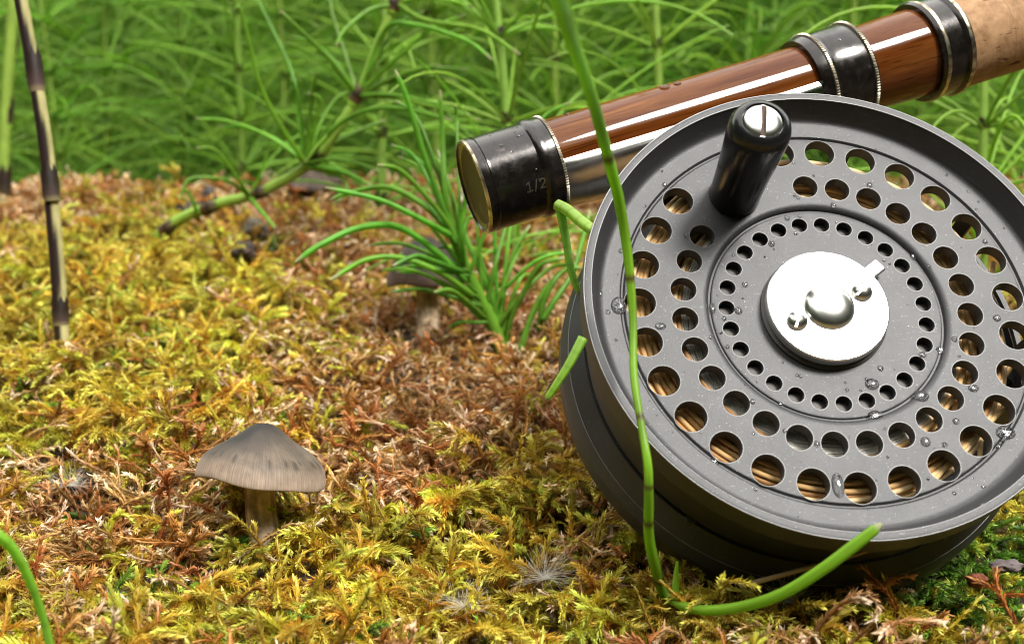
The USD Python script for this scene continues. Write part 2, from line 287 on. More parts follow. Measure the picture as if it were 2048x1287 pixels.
cut = [m3.Manifold.cylinder(8, 2.53, 2.53, 40, True).translate([x, y, 0]) for x, y in out_pts] + [m3.Manifold.cylinder(8, 2.08, 2.08, 36, True).translate([x, y, 0]) for x, y in mid_pts] + [m3.Manifold.cylinder(8, 1.27, 1.27, 28, True).translate([x, y, 0]) for x, y in small_pts]
cut += [m3.Manifold.cylinder(.5, r + .02, r + .19, 40).translate([x, y, h - .17]) for pts, r, h in ((out_pts, 2.53, 0), (mid_pts, 2.08, 0), (small_pts, 1.27, -.64)) for x, y in pts]
body = body - m3.Manifold.batch_boolean(cut, m3.OpType.Add)
body = body - m3.Manifold.batch_boolean([m3.Manifold.cylinder(20, 2.4, 2.4, 24, True).rotate([90, 0, math.degrees(t) + 90]).translate([41.9 * math.cos(t), 41.9 * math.sin(t), -3.1]) for t in np.radians([-118, -129, -107])], m3.OpType.Add)
SPOOL = r2w_mesh(body)
sp = reel.part("spool_face", SPOOL, "grey_enamel", 32)
# worn bright rim edge and hole lips: thin bare-metal rings standing proud
def torus(R, r, h, n=160, m=10, cx=0, cy=0):
    t = np.linspace(0, 2 * np.pi, n, endpoint=False); return ring_tube(np.stack([cx + R * np.cos(t), cy + R * np.sin(t), 0 * t + h], 1), r, m)
def ring_tube(P, r, m=8):
    n = len(P); t = np.roll(P, -1, 0) - np.roll(P, 1, 0); t /= np.linalg.norm(t, axis=1, keepdims=True)
    A = np.broadcast_to([0, 0, 1.], P.shape); B = np.cross(t, A); B /= np.linalg.norm(B, axis=1, keepdims=True); A = np.cross(B, t)
    th = np.arange(m) * 2 * np.pi / m; rr = np.broadcast_to(r, (n,))
    v = (P[:, None] + rr[:, None, None] * (np.cos(th)[None, :, None] * A[:, None] + np.sin(th)[None, :, None] * B[:, None])).reshape(-1, 3)
    i, j = np.meshgrid(np.arange(n), np.arange(m), indexing="ij"); i2, j2 = (i + 1) % n, (j + 1) % m
    q = np.stack([i * m + j, i * m + j2, i2 * m + j2, i2 * m + j], -1).reshape(-1, 4)
    return v, np.vstack([q[:, [0, 1, 2]], q[:, [0, 2, 3]]])
for r_, h_, w_ in ((39.46, 4.10, .10), (40.66, 4.06, .12), (40.95, -18.4, .08)):  # last ring: highlight line along the worn flange edge, put in as lighter enamel
    reel.part("rim_edge", r2w_mesh(lathe([(r_ + w_ * math.cos(q), h_ + w_ * math.sin(q)) for q in np.linspace(0, 2 * np.pi, 8, endpoint=False)], 200)), "worn_highlight_enamel", 60)
for pts, r, h in ((out_pts, 2.53, 0), (mid_pts, 2.08, 0), (small_pts, 1.27, -.64)):
    for x, y in pts:
        li = lathe([(r + .015, h - .21), (r + .05, h - .21), (r + .17, h - .04), (r + .17, h + .012), (r + .12, h + .012), (r + .015, h - .12)], 36); li.apply_translation([x, y, 0])
        reel.part("hole_lip", r2w_mesh(li), "bare_edge", 40, parent=sp)
# drum, rear flange and the line wound between them
reel.part("drum", r2w_mesh(lathe([(0, -4.6), (19.2, -4.6), (19.2, -13), (0, -13)], 90)), "dark_enamel", 30)
reel.part("drum_backing", r2w_mesh(lathe([(14.5, -2.35), (18.7, -2.35), (18.7, -4.5), (14.5, -4.5)], 90)), "hole_metal", 30)
reel.part("rear_flange", r2w_mesh(lathe([(12, -13.2), (30.0, -13.2), (30.0, -14.2), (12, -14.2)], 90)), "dark_enamel", 30)
lr = np.random.default_rng(5)
strands = []
tan = np.array([(.86, .60, .28), (.80, .52, .22), (.90, .66, .35), (.50, .26, .10), (.84, .57, .26), (.72, .44, .18)])
tt = np.linspace(0, 2 * np.pi, 150, endpoint=False)
for lay, h in enumerate((-4.1, -5.2, -6.6, -8.0, -9.4, -10.8, -12.2)):
    for k, R in enumerate(np.arange(22.2 if lay else 23.3, 31.7, .82)):
        ph = lr.uniform(0, 6.28, 3); am = lr.uniform(.1, .38, 3)
        rad = R + (lay % 2) * .55 + am[0] * np.sin(tt + ph[0]) + am[1] * np.sin(2 * tt + ph[1]) + .12 * np.sin(5 * tt + ph[2])
        hh = h + .35 * np.sin(tt + ph[1]) + .3 * np.sin(3 * tt + ph[2])
        v, f = ring_tube(np.stack([-.7 + rad * np.cos(tt), -.3 + rad * np.sin(tt), np.minimum(hh, -3.2)], 1), .45, 8)
        strands.append((v, f, np.tile(tan[lr.integers(len(tan))] * lr.uniform(.8, 1.12), (len(v), 1))))
for a0, b0, h in ((-75, -22, -4.2), (-68, -8, -6.0), (-50, 20, -5.0), (150, 118, -4.6), (160, 105, -6.0)):   # loose wraps cutting across
    p0, p1 = [np.array([34.5 * math.cos(math.radians(q)), 34.5 * math.sin(math.radians(q)), h]) for q in (a0, b0)]
    c = (p0 + p1) / 2 * .985; v, f = tube(curve([p0, c + [0, 0, .3], p1], 30), .45, 8); strands.append((v, f, np.tile([.74, .50, .22], (len(v), 1))))
v, f, T = join(strands)
reel.part("fly_line", r2w_mesh((v, f)), "fly_line", True, T)
back = []
for lay, h in enumerate((-3.9, -4.5, -5.1)):
    for R in np.arange(19.4, 24.0 - .8 * lay, .40):
        ph = lr.uniform(0, 6.28); rad = R + .06 * np.sin(2 * tt + ph)
        v, f = ring_tube(np.stack([-1.3 + rad * np.cos(tt), -1.15 + rad * np.sin(tt), h + .05 * np.sin(3 * tt + ph)], 1), .21, 6)
        back.append((v, f, np.tile(np.array([.78, .74, .66]) * lr.uniform(.7, 1.1), (len(v), 1))))
v, f, T = join(back); reel.part("backing_line", r2w_mesh((v, f)), "fly_line", True, T)
# frame: ring cage, back plate with windows, foot post
fr_ = m3.CrossSection([ccw([(38.6, -1.75), (39.5, -1.75), (39.6, -2.0), (38.3, -14.2), (37.4, -14.2)])]).revolve(180)
fr_ = fr_ - m3.Manifold.batch_boolean([m3.CrossSection([ccw([(50 * math.cos(math.radians(q)), 50 * math.sin(math.radians(q))) for q in np.linspace(a_0, a_1, 8)] + [(0, 0)])]).extrude(10.4).translate([0, 0, -13.2]) for a_0, a_1 in ((-32, -4), (0, 34), (38, 72), (76, 104), (116, 146))], m3.OpType.Add)
reel.part("frame_ring", r2w_mesh(fr_), "grey_enamel", 35)
bp = m3.CrossSection([ccw([(10, -16.2), (37.4, -16.2), (37.8, -15.2), (38.6, -15.0), (40.85, -18.3), (41.1, -18.7), (41.9, -20.7), (42.0, -21.3), (42.0, -25.4), (41.4, -26.0), (10, -26.0)])]).revolve(200)
win = []
for a_0, a_1 in ((-30, -8), (-4, 30), (36, 70), (76, 108), (158, 190), (196, 228)):
    o = [(37.2 * math.cos(math.radians(q)), 37.2 * math.sin(math.radians(q))) for q in np.linspace(a_0, a_1, 12)] + [(29.6 * math.cos(math.radians(q)), 29.6 * math.sin(math.radians(q))) for q in np.linspace(a_1, a_0, 12)]
    win.append(m3.CrossSection([ccw(o)]).offset(-.8, m3.JoinType.Round).offset(.8, m3.JoinType.Round).extrude(16).translate([0, 0, -30]))
bp = bp - m3.Manifold.batch_boolean(win, m3.OpType.Add)
reel.part("back_plate", r2w_mesh(bp), "grey_enamel", 32)
for q in (-95, -60, -22, 33, 73, 112, 154, 193, 232):
    px_, py_ = 37.2 * math.cos(math.radians(q)), 38.9 * math.sin(math.radians(q))
    c = trimesh.creation.cylinder(.9, 1.6, sections=16); c.apply_translation([px_, py_, -15.0]); reel.part("pillar", r2w_mesh(c), "dark_enamel", 30)
# hub
HX, HY = -.55, -.35
def moved(me, x=0, y=0, z=0): me = me.copy(); me.apply_translation([x, y, z]); return me
collar = lathe([(0, -.7), (10.5, -.7), (10.5, -.1), (9.9, .15), (9.7, .5), (0, .5)], 90)
reel.part("hub_collar", r2w_mesh(moved(collar, HX, HY)), "dark_enamel", 30)
hubd = lathe([(0, .5), (9.95, .5), (10.1, .62), (10.1, 2.0), (10.0, 2.12), (9.85, 2.2), (0, 2.2)], 120)
hub = reel.part("hub_disc", r2w_mesh(moved(hubd, HX, HY)), "silver_plate", 25)
domep = [(0, 2.15)] + [(4.2, 2.15)] + [(4.2 * math.cos(t), 2.2 + 1.75 * math.sin(t)) for t in np.linspace(0, np.pi / 2, 14)]
reel.part("hub_dome", r2w_mesh(moved(lathe(domep, 60), -.45, -.7)), "polished_silver", 60)
lev = round_box(6.5, 2.5, 1.0, .45).rotate([0, 0, 38]).translate([7.3, 5.9, 1.1])
reel.part("release_lever", r2w_mesh(lev), "silver_plate", 40)
for x, y, rot in ((-6.15, -3.35, 70), (5.35, 2.0, 35)):
    sc = lathe([(0, 2.1), (1.75, 2.1)] + [(1.75 * math.cos(t), 2.3 + 1.25 * math.sin(t)) for t in np.linspace(0, np.pi / 2, 9)], 28)
    sl = m3.Manifold.cube([4.2, .42, 1.2], True).rotate([0, 0, rot]).translate([0, 0, 3.55])
    me = m3.Manifold(m3.Mesh(np.asarray(sc.vertices, np.float32), np.asarray(sc.faces, np.uint32))) - sl
    reel.part("hub_screw", r2w_mesh(me.translate([x, y, 0])), "polished_silver", 45)
# handle
hx, hy = face_hit(1468, 392)[:2]
hp = [(0, .0), (4.0, .0), (4.3, .15), (4.35, .5), (4.3, 1.2), (4.35, 4), (4.5, 8), (4.72, 12), (4.95, 16), (5.05, 18.4), (5.0, 19.6), (4.75, 20.5), (4.3, 21.2), (3.7, 21.6), (3.35, 21.7), (3.3, 21.0), (0, 21.0)]
hd = reel.part("handle", r2w_mesh(moved(lathe(hp, 72), hx, hy)), "black_grip", 50)
sc = lathe([(0, 20.9), (3.15, 20.9)] + [(3.15 * math.cos(t), 21.35 + 1.0 * math.sin(t)) for t in np.linspace(0, np.pi / 2, 10)], 48)
sl = m3.Manifold.cube([9, .78, 1.6], True).rotate([0, 0, 82]).translate([0, 0, 22.35])
me = m3.Manifold(m3.Mesh(np.asarray(sc.vertices, np.float32), np.asarray(sc.faces, np.uint32)))
sc_path = reel.part("handle_screw", r2w_mesh((me - sl).translate([hx, hy, 0])), "polished_silver", 45, parent=hd)
slot = m3.Manifold.cube([5.8, .74, .06], True).rotate([0, 0, 82]).translate([hx, hy, 21.6])
reel.part("screw_slot", r2w_mesh(slot), "slot_brown", 30, parent=hd)

# ------------------------------------------------------------------ the rod, in its own frame: s along the axis, e1 towards the viewer, e2 away from the reel
ROD_H = -16.5
def rod_frame(phi): 
    w = math.cos(phi) * RU + math.sin(phi) * RV; t = math.cos(phi - np.pi / 2) * RU + math.sin(phi - np.pi / 2) * RV; return w, t
from scipy.optimize import least_squares
def pj(P): return np.array([1024 + FPX * P[0] / P[2], 643.5 + FPX * P[1] / P[2]])
def rod_fit(p):
    w, t = rod_frame(p[0]); o = RC + w * p[3] + RN * ROD_H
    a, b = pj(o + t * p[1]) - [945, 375], pj(o + t * p[2]) - [1868, 95]; return np.r_[a, b]
sol = least_squares(rod_fit, [1.92, -43, 40, 50]).x
RW, RT = rod_frame(sol[0]); RO = RC + RW * sol[3] + RN * ROD_H
def s_at(px):
    lo, hi = -80., 90.
    for _ in range(50):
        m = (lo + hi) / 2
        if pj(RO + RT * m)[0] < px: lo = m
        else: hi = m
    return lo
def rod2w(P):
    """P: (a, b, s): a towards the viewer, b away from the reel, s along the rod."""
    P = np.asarray(P, float); return c2w(RO + P[..., :1] * RN + P[..., 1:2] * RW + P[..., 2:3] * RT)
RODFLIP = np.dot(np.cross(RN, RW), RT) < 0
def rod_mesh(me):
    if hasattr(me, "to_mesh"): v, f = arr(me)
    elif hasattr(me, "vertices"): v, f = np.array(me.vertices), np.array(me.faces)
    else: v, f = me[0], me[1]
    return rod2w(v), (f[:, ::-1] if RODFLIP else f)
rt_w = c2w(RT * 1000 + 0) - EYE   # world direction of the axis
yaw = math.atan2(rt_w[1], rt_w[0]); pit = math.atan2(rt_w[2], math.hypot(rt_w[0], rt_w[1]))
wood_look((0, pit, -yaw))
s0, s1 = s_at(945), s_at(1093)
sa, sb, sc_, sd = s_at(1606), s_at(1640), s_at(1678), s_at(1700)
ck0, ck1 = s_at(1832), s_at(1888)
s_end = s_at(2048) + 30
zs = lambda s: (RO + RT * s)[2] / FPX   # mm per pixel there
r_cap = 97 * zs(s0); r_w0 = 85 * zs(s_at(1350)); r_w1 = 87 * zs(s_at(1760)); r_bd = 103 * zs(sb); r_ck = 101 * zs(ck0); r_cork = 94 * zs(s_at(1960))
rod = Thing("fly_rod", "wooden fly rod butt with blackened metal fittings and cork grip above the reel", "fishing rod", rod2w(np.array([0, -r_cap, s0])))
rod.part("reel_seat_wood", rod_mesh(lathe([(0, s1 - 6), (r_w0, s1 - 6), (r_w0, sa), (r_w0 + .15, sd), (r_w1, s_at(1760)), (r_w1 + .25, ck0 + .5), (0, ck0 + .5)], 96)), "varnished_wood", 30)
capp = [(0, s0 + .75), (r_cap * .55, s0 + .7), (r_cap * .8, s0 + .55), (r_cap - .75, s0 + .25), (r_cap - .55, s0 - .05), (r_cap - .15, s0 + .1), (r_cap, s0 + .5), (r_cap, s0 + 1.5), (r_cap - .18, s0 + 1.65), (r_cap - .18, s0 + 1.95), (r_cap, s0 + 2.1), (r_cap - .05, s0 + 2.6), (r_cap - .05, s1 - 3.6), (r_cap + .35, s1 - 3.1), (r_cap + .5, s1 - 2.4), (r_cap + .35, s1 - 1.6), (r_cap + .25, s1 - .9), (r_cap + .2, s1), (r_w0 - .2, s1), (r_w0 - .2, s1 - 8), (0, s1 - 8)]
capm = rod.part("butt_cap", rod_mesh(lathe(capp, 110)), "oxidised_nickel", 28)
rod.part("cap_edge", rod_mesh(lathe([(r_cap - .6, s0 - .08), (r_cap - .15, s0 + .02), (r_cap + .04, s0 + .45), (r_cap - .3, s0 + .4)], 90)), "worn_nickel", 40, parent=capm)
rod.part("cap_end", rod_mesh(lathe([(0, s0 + .70), (r_cap * .55, s0 + .66), (r_cap * .8, s0 + .5), (r_cap * .8, s0 + .8), (0, s0 + .9)], 80)), "aged_bronze", 40, parent=capm)
def knurl(s, r, w, n=120, depth=.09):
    """A ring of fine teeth."""
    out = []
    th = np.linspace(0, 2 * np.pi, n * 4, endpoint=False); rr = r + depth * np.sign(np.sin(th * n)) * 1.0
    rings = []
    for ds, sc in ((-w / 2, .965), (-w * .35, 1.0), (w * .35, 1.0), (w / 2, .965)):
        rings.append(np.stack([rr * sc * np.cos(th), rr * sc * np.sin(th), 0 * th + s + ds], 1))
    for ds in (w / 2, -w / 2): rings.append(np.stack([(r * .9) * np.cos(th), (r * .9) * np.sin(th), 0 * th + s + ds], 1))
    k, N = len(rings), len(th); v = np.vstack(rings); i, j = np.meshgrid(np.arange(k), np.arange(N), indexing="ij"); i2, j2 = (i + 1) % k, (j + 1) % N
    q = np.stack([i * N + j, i * N + j2, i2 * N + j2, i2 * N + j], -1).reshape(-1, 4); return v, np.vstack([q[:, [0, 1, 2]], q[:, [0, 2, 3]]])
rod.part("knurled_ring", rod_mesh(knurl(s1 + .45, r_cap + .30, .75)), "dull_nickel", False, parent=capm)
# engraved mark on the cap
tm = meshkit.text_mesh("1/2", 1.9, .05); tv = np.array(tm.vertices); tv[:, :2] -= tv[:, :2].mean(0)
rc_ = r_cap - .04; a_m = -.86
ang = a_m + tv[:, 1] / rc_; rad = rc_ + tv[:, 2] * .8
tvw = np.stack([rad * np.cos(ang), rad * np.sin(ang), s_at(1042) + tv[:, 0]], 1)
rod.part("engraved_mark", (rod2w(tvw), np.array(tm.faces)), "dull_nickel", False, parent=capm)
# sliding band: two knurled rings and a hammered black band between
bn = lathe([(r_w0 + .1, sa - .6), (r_bd - .9, sa - .6), (r_bd - .5, sa + .6), (r_bd - .35, sb - 1.6), (r_bd - .7, sb - .8), (r_bd - .55, sb), (r_bd - .35, (sb + sc_) / 2), (r_bd - .4, sc_ - .5), (r_bd - .25, sc_ + .4), (r_bd - .45, sd + .6), (r_w0 + .3, sd + .6)], 120)
bandp = rod.part("sliding_band", rod_mesh(bn), "oxidised_nickel", 28)
rod.part("knurled_ring", rod_mesh(knurl(sb - 2.0, r_bd - .05, .8)), "dull_nickel", False, parent=bandp)
rod.part("knurled_ring", rod_mesh(knurl(sd - .2, r_bd + .1, .8)), "dull_nickel", False, parent=bandp)
chk = lathe([(r_w1 - .3, ck0 - .5), (r_ck - .3, ck0 - .5), (r_ck, ck0 + .1), (r_ck + .1, ck0 + .8), (r_ck - .25, ck0 + 1.3), (r_ck - .3, ck1 - 1.8), (r_ck + .2, ck1 - 1.2), (r_ck + .35, ck1 - .5), (r_ck + .1, ck1 + .1), (r_w1 - .3, ck1 + .1)], 110)
chkp = rod.part("winding_check", rod_mesh(chk), "oxidised_nickel", 28)
for s_, r_ in ((ck0 + .7, r_ck + .02), (ck1 - .55, r_ck + .27)):
    rod.part("bright_bead", rod_mesh(lathe([(r_ + .12 * math.cos(q) - .02, s_ + .42 * math.sin(q)) for q in np.linspace(0, 2 * np.pi, 10, endpoint=False)], 100)), "worn_nickel", 50, parent=chkp)
cs = np.linspace(ck1, s_end, 6)
for k in range(5):
    c0, c1 = cs[k] + (.02 if k else 0), cs[k + 1] - .02
    rod.part("cork_ring", rod_mesh(lathe([(2, c0), (r_cork - .03, c0), (r_cork, c0 + .06), (r_cork, c1 - .06), (r_cork - .03, c1), (2, c1)], 96)), "cork", 30)
# the reel's foot: a saddle plate hugging the rod's underside, belonging to the reel
fs0, fs1 = s1 + .6, sb - 2.4
na, ns = 26, 20
th = np.radians(np.linspace(-30, -165, na)); ss = np.linspace(fs0, fs1, ns)
thick = .75 + .9 * np.clip(1 - np.abs(np.linspace(-1, 1, ns)), 0, 1) ** .8
tops, bots = [], []
for k, s in enumerate(ss):
    e = np.clip(np.minimum(np.arange(na), np.arange(na)[::-1]) / 1.5, 0, 1) ** .5
    rr_ = r_w0 + .03 + thick[k] * (.35 + .65 * e); tops.append(np.stack([rr_ * np.cos(th), rr_ * np.sin(th), 0 * th + s], 1))
    bots.append(np.stack([(r_w0 + .02) * np.cos(th), (r_w0 + .02) * np.sin(th), 0 * th + s], 1))
v = np.vstack(tops + bots); F = []
N = na * ns
for k in range(ns - 1):
    for q in range(na - 1):
        a_ = k * na + q; F += [(a_, a_ + 1, a_ + na + 1), (a_, a_ + na + 1, a_ + na), (N + a_, N + a_ + na + 1, N + a_ + 1), (N + a_, N + a_ + na, N + a_ + na + 1)]
for q in range(na - 1):
    for b_ in (0, (ns - 1) * na): F += [(b_ + q, N + b_ + q, N + b_ + q + 1), (b_ + q, N + b_ + q + 1, b_ + q + 1)]
for k in range(ns - 1):
    for b_ in (0, na - 1): F += [(k * na + b_, N + k * na + b_, N + (k + 1) * na + b_), (k * na + b_, N + (k + 1) * na + b_, (k + 1) * na + b_)]
fm = trimesh.Trimesh(v, np.array(F), process=False); trimesh.repair.fix_normals(fm)
foot = reel.part("foot", rod_mesh(fm), "nickel_foot", 40)
rv = lathe([(0, 0), (1.5, 0), (1.5, .25), (1.1, .5), (0, .5)], 28); M4 = np.eye(4)
qa = math.radians(-72); rad_ = np.array([math.cos(qa), math.sin(qa), 0]); 
M4[:3, 2] = rad_; M4[:3, 1] = [0, 0, 1]; M4[:3, 0] = np.cross([0, 0, 1], rad_); M4[:3, 3] = rad_ * (r_w0 + .95) + np.array([0, 0, s_at(1188)]); rv.apply_transform(M4)
reel.part("foot_rivet", rod_mesh(rv), "hole_metal", 40, parent=foot)
post = m3.Manifold.batch_hull([m3.Manifold.sphere(1.4, 16).translate([a_, b_, s_]) for a_ in (-3.2, 3.2) for s_, b_ in ((-12, -r_w0 - 1.0), (12, -r_w0 - 1.0), (-8, -r_w0 - 3.4), (8, -r_w0 - 3.4))])
reel.part("foot_post", rod_mesh(post), "grey_enamel", 40)

# ------------------------------------------------------------------ water drops on the reel and the rod
drops = [(1237, 611, 15, 17, "large"), (1321, 652, 11, 7, "oval"), (1425, 616, 6, 12, "oval"), (1676, 970, 12, 22, "tall"), (1843, 792, 15, 11, "oval"), (1752, 832, 16, 11, "oval"), (1744, 768, 14, 11, "oval"), (2010, 866, 21, 14, "wide"),
    (1851, 883, 10, 9, "oval"), (1947, 776, 11, 7, "oval"), (1242, 502, 5, 5, ""), (1200, 587, 5, 5, ""), (1216, 624, 5, 5, ""), (1390, 805, 6, 5, ""), (1283, 311, 6, 5, ""), (1268, 323, 6, 6, ""), (1329, 369, 5, 5, ""), (1372, 471, 5, 5, ""),
    (1543, 487, 7, 7, ""), (1574, 436, 6, 6, ""), (1667, 410, 6, 6, ""), (1739, 370, 6, 6, ""), (1591, 467, 4, 4, ""), (1477, 621, 8, 8, ""), (1490, 569, 6, 6, ""), (1448, 637, 5, 5, ""), (1454, 693, 5, 5, ""), (1810, 493, 6, 5, ""), (1826, 513, 6, 7, ""),
    (1857, 533, 5, 5, ""), (1994, 636, 8, 7, ""), (1909, 678, 6, 6, ""), (1880, 699, 9, 6, ""), (1845, 709, 8, 6, ""), (1761, 736, 6, 6, ""), (1634, 887, 6, 6, ""), (1505, 803, 5, 5, ""), (1912, 842, 7, 6, ""), (1889, 889, 6, 5, ""), (1998, 893, 6, 6, ""),
    (1968, 1011, 11, 7, "rim"), (2040, 985, 7, 7, ""), (1352, 852, 8, 7, ""), (1430, 922, 8, 8, ""), (1228, 773, 7, 9, ""), (1967, 973, 5, 3, ""), (1694, 780, 4, 4, ""), (1878, 777, 5, 5, ""), (1970, 483, 6, 5, ""), (1300, 600, 4, 4, "")]
extra = lr.uniform(0, 1, (150, 2))
for q in extra:
    a_, r_ = q[0] * 2 * np.pi, 13 + 24 * q[1]; w_ = pj(RC + RU * r_ * math.cos(a_) + RV * r_ * math.sin(a_))
    if w_[0] < 2030: q2 = 1.5 + 2.6 * (q[0] * 7.3 % 1) ** 2; drops.append((*w_, q2, q2 * .95, ""))
hole_xy = [(x, y, 2.53) for x, y in out_pts] + [(x, y, 2.08) for x, y in mid_pts] + [(x, y, 1.27) for x, y in small_pts]
sph = trimesh.creation.icosphere(3, 1.0)
def face_h(r):
    pr = prof[:26]; return float(np.interp(r, [p[0] for p in pr], [p[1] for p in pr]))
placement = {"large": "largest round water drop on the left of the reel's outer groove", "tall": "tall water drop between the lowest two holes of the reel", "wide": "wide flat water drop at the reel's lower right groove", "rim": "oval water drop on the lower right rim of the reel"}
for px_, py_, rx, ry, kind in drops:
    p = face_hit(px_, py_); r_ = math.hypot(p[0], p[1])
    if r_ > 40.5: continue
    h = face_h(r_); p = face_hit(px_, py_, h)
    if kind == "" and (any(math.hypot(p[0] - x, p[1] - y) < R + .35 for x, y, R in hole_xy) or math.hypot(p[0] - hx, p[1] - hy) < 6): continue
    mmpx = zs(0) * RC[2] / RO[2]
    a_, b_ = rx * mmpx, ry * mmpx / .888; c_ = .48 * min(a_, b_)
    v = np.array(sph.vertices); v = v * [a_, b_, c_] * (1 + .07 * (meshkit.noise(v * 1.3 + px_, 2) - .5)[:, None]); v[:, 2] = np.maximum(v[:, 2], -.02)
    big = kind != ""
    where = placement.get(kind) or ("oval water drop on the reel's face near the " + ("inner rounded step" if r_ < 24 else "outer ring of holes") if big else "tiny round water drop on the grey face of the reel")
    if kind == "oval":
        seen_ovals = globals().setdefault("OVALS", []); k8 = ["right", "upper right", "top", "upper left", "left", "lower left", "bottom", "lower right"][int(((math.degrees(math.atan2(p[1], p[0])) + 22.5) % 360) // 45)]
        where = f"{'narrow' if rx < 8 else 'small' if rx < 11.5 else 'broad'} oval water drop, {k8} of the reel's {'rounded step' if r_ < 22 else 'middle holes' if r_ < 28 else 'outer holes'}"
        if where in seen_ovals: where += ", the outer one" if r_ > 20.5 else ", the inner one"
        seen_ovals.append(where)
    mm_ = r2w_mesh((v + p, np.array(sph.faces)))
    bs = r2w(p)
    solo("water_drop", mm_, "water", where, "water drop", None if big else "tiny water drops on the reel", smooth=True, base=bs)
for px_, py_, s_, ps, lab in ((1325, 218, 1.0, .62, "left of two amber water drops on the rod's varnished wood"), (1350, 207, .75, .62, "right of two amber water drops on the rod's varnished wood"), (1135, 281, .5, .75, "small water drop on the wood beside the butt cap ring"), (1432, 130, .8, 1.35, "water drop on the upper edge of the varnished rod wood")):
    rr_ = r_w0; v = np.array(sph.vertices) * [s_ * .5, s_, s_]
    M = np.eye(3); M[:, 0] = [math.cos(ps), math.sin(ps), 0]; M[:, 1] = [-math.sin(ps), math.cos(ps), 0]
    c = np.array([rr_ * math.cos(ps), rr_ * math.sin(ps), s_at(px_ + 22 * ps)])
    solo("water_drop", (rod2w(v @ M.T + c), np.array(sph.faces)[:, ::-1] if RODFLIP else np.array(sph.faces)), "water", lab, "water drop", smooth=True)

br = np.random.default_rng(41)
for k in range(26):
    on_band = k % 4 == 3; rr_ = (r_bd - .45) if on_band else r_cap - .05; s_ = br.uniform(sb - .3, sc_ - .3) if on_band else br.uniform(s0 + 3.2, s1 - 4.2); ps = br.uniform(-1.3, .75); z_ = br.uniform(.14, .34)
    M = np.eye(3); M[:, 0] = [math.cos(ps), math.sin(ps), 0]; M[:, 1] = [-math.sin(ps), math.cos(ps), 0]; v = np.array(sph.vertices) * [z_ * .55, z_, z_ * 1.1]
    solo("water_drop", (rod2w(v @ M.T + [rr_ * math.cos(ps), rr_ * math.sin(ps), s_]), np.array(sph.faces)[:, ::-1] if RODFLIP else np.array(sph.faces)), "water", "tiny water bead on the sliding black band of the rod" if on_band else "tiny water bead on the black butt cap of the rod", "water drop", "tiny beads on the sliding band" if on_band else "tiny beads on the butt cap", smooth=True)

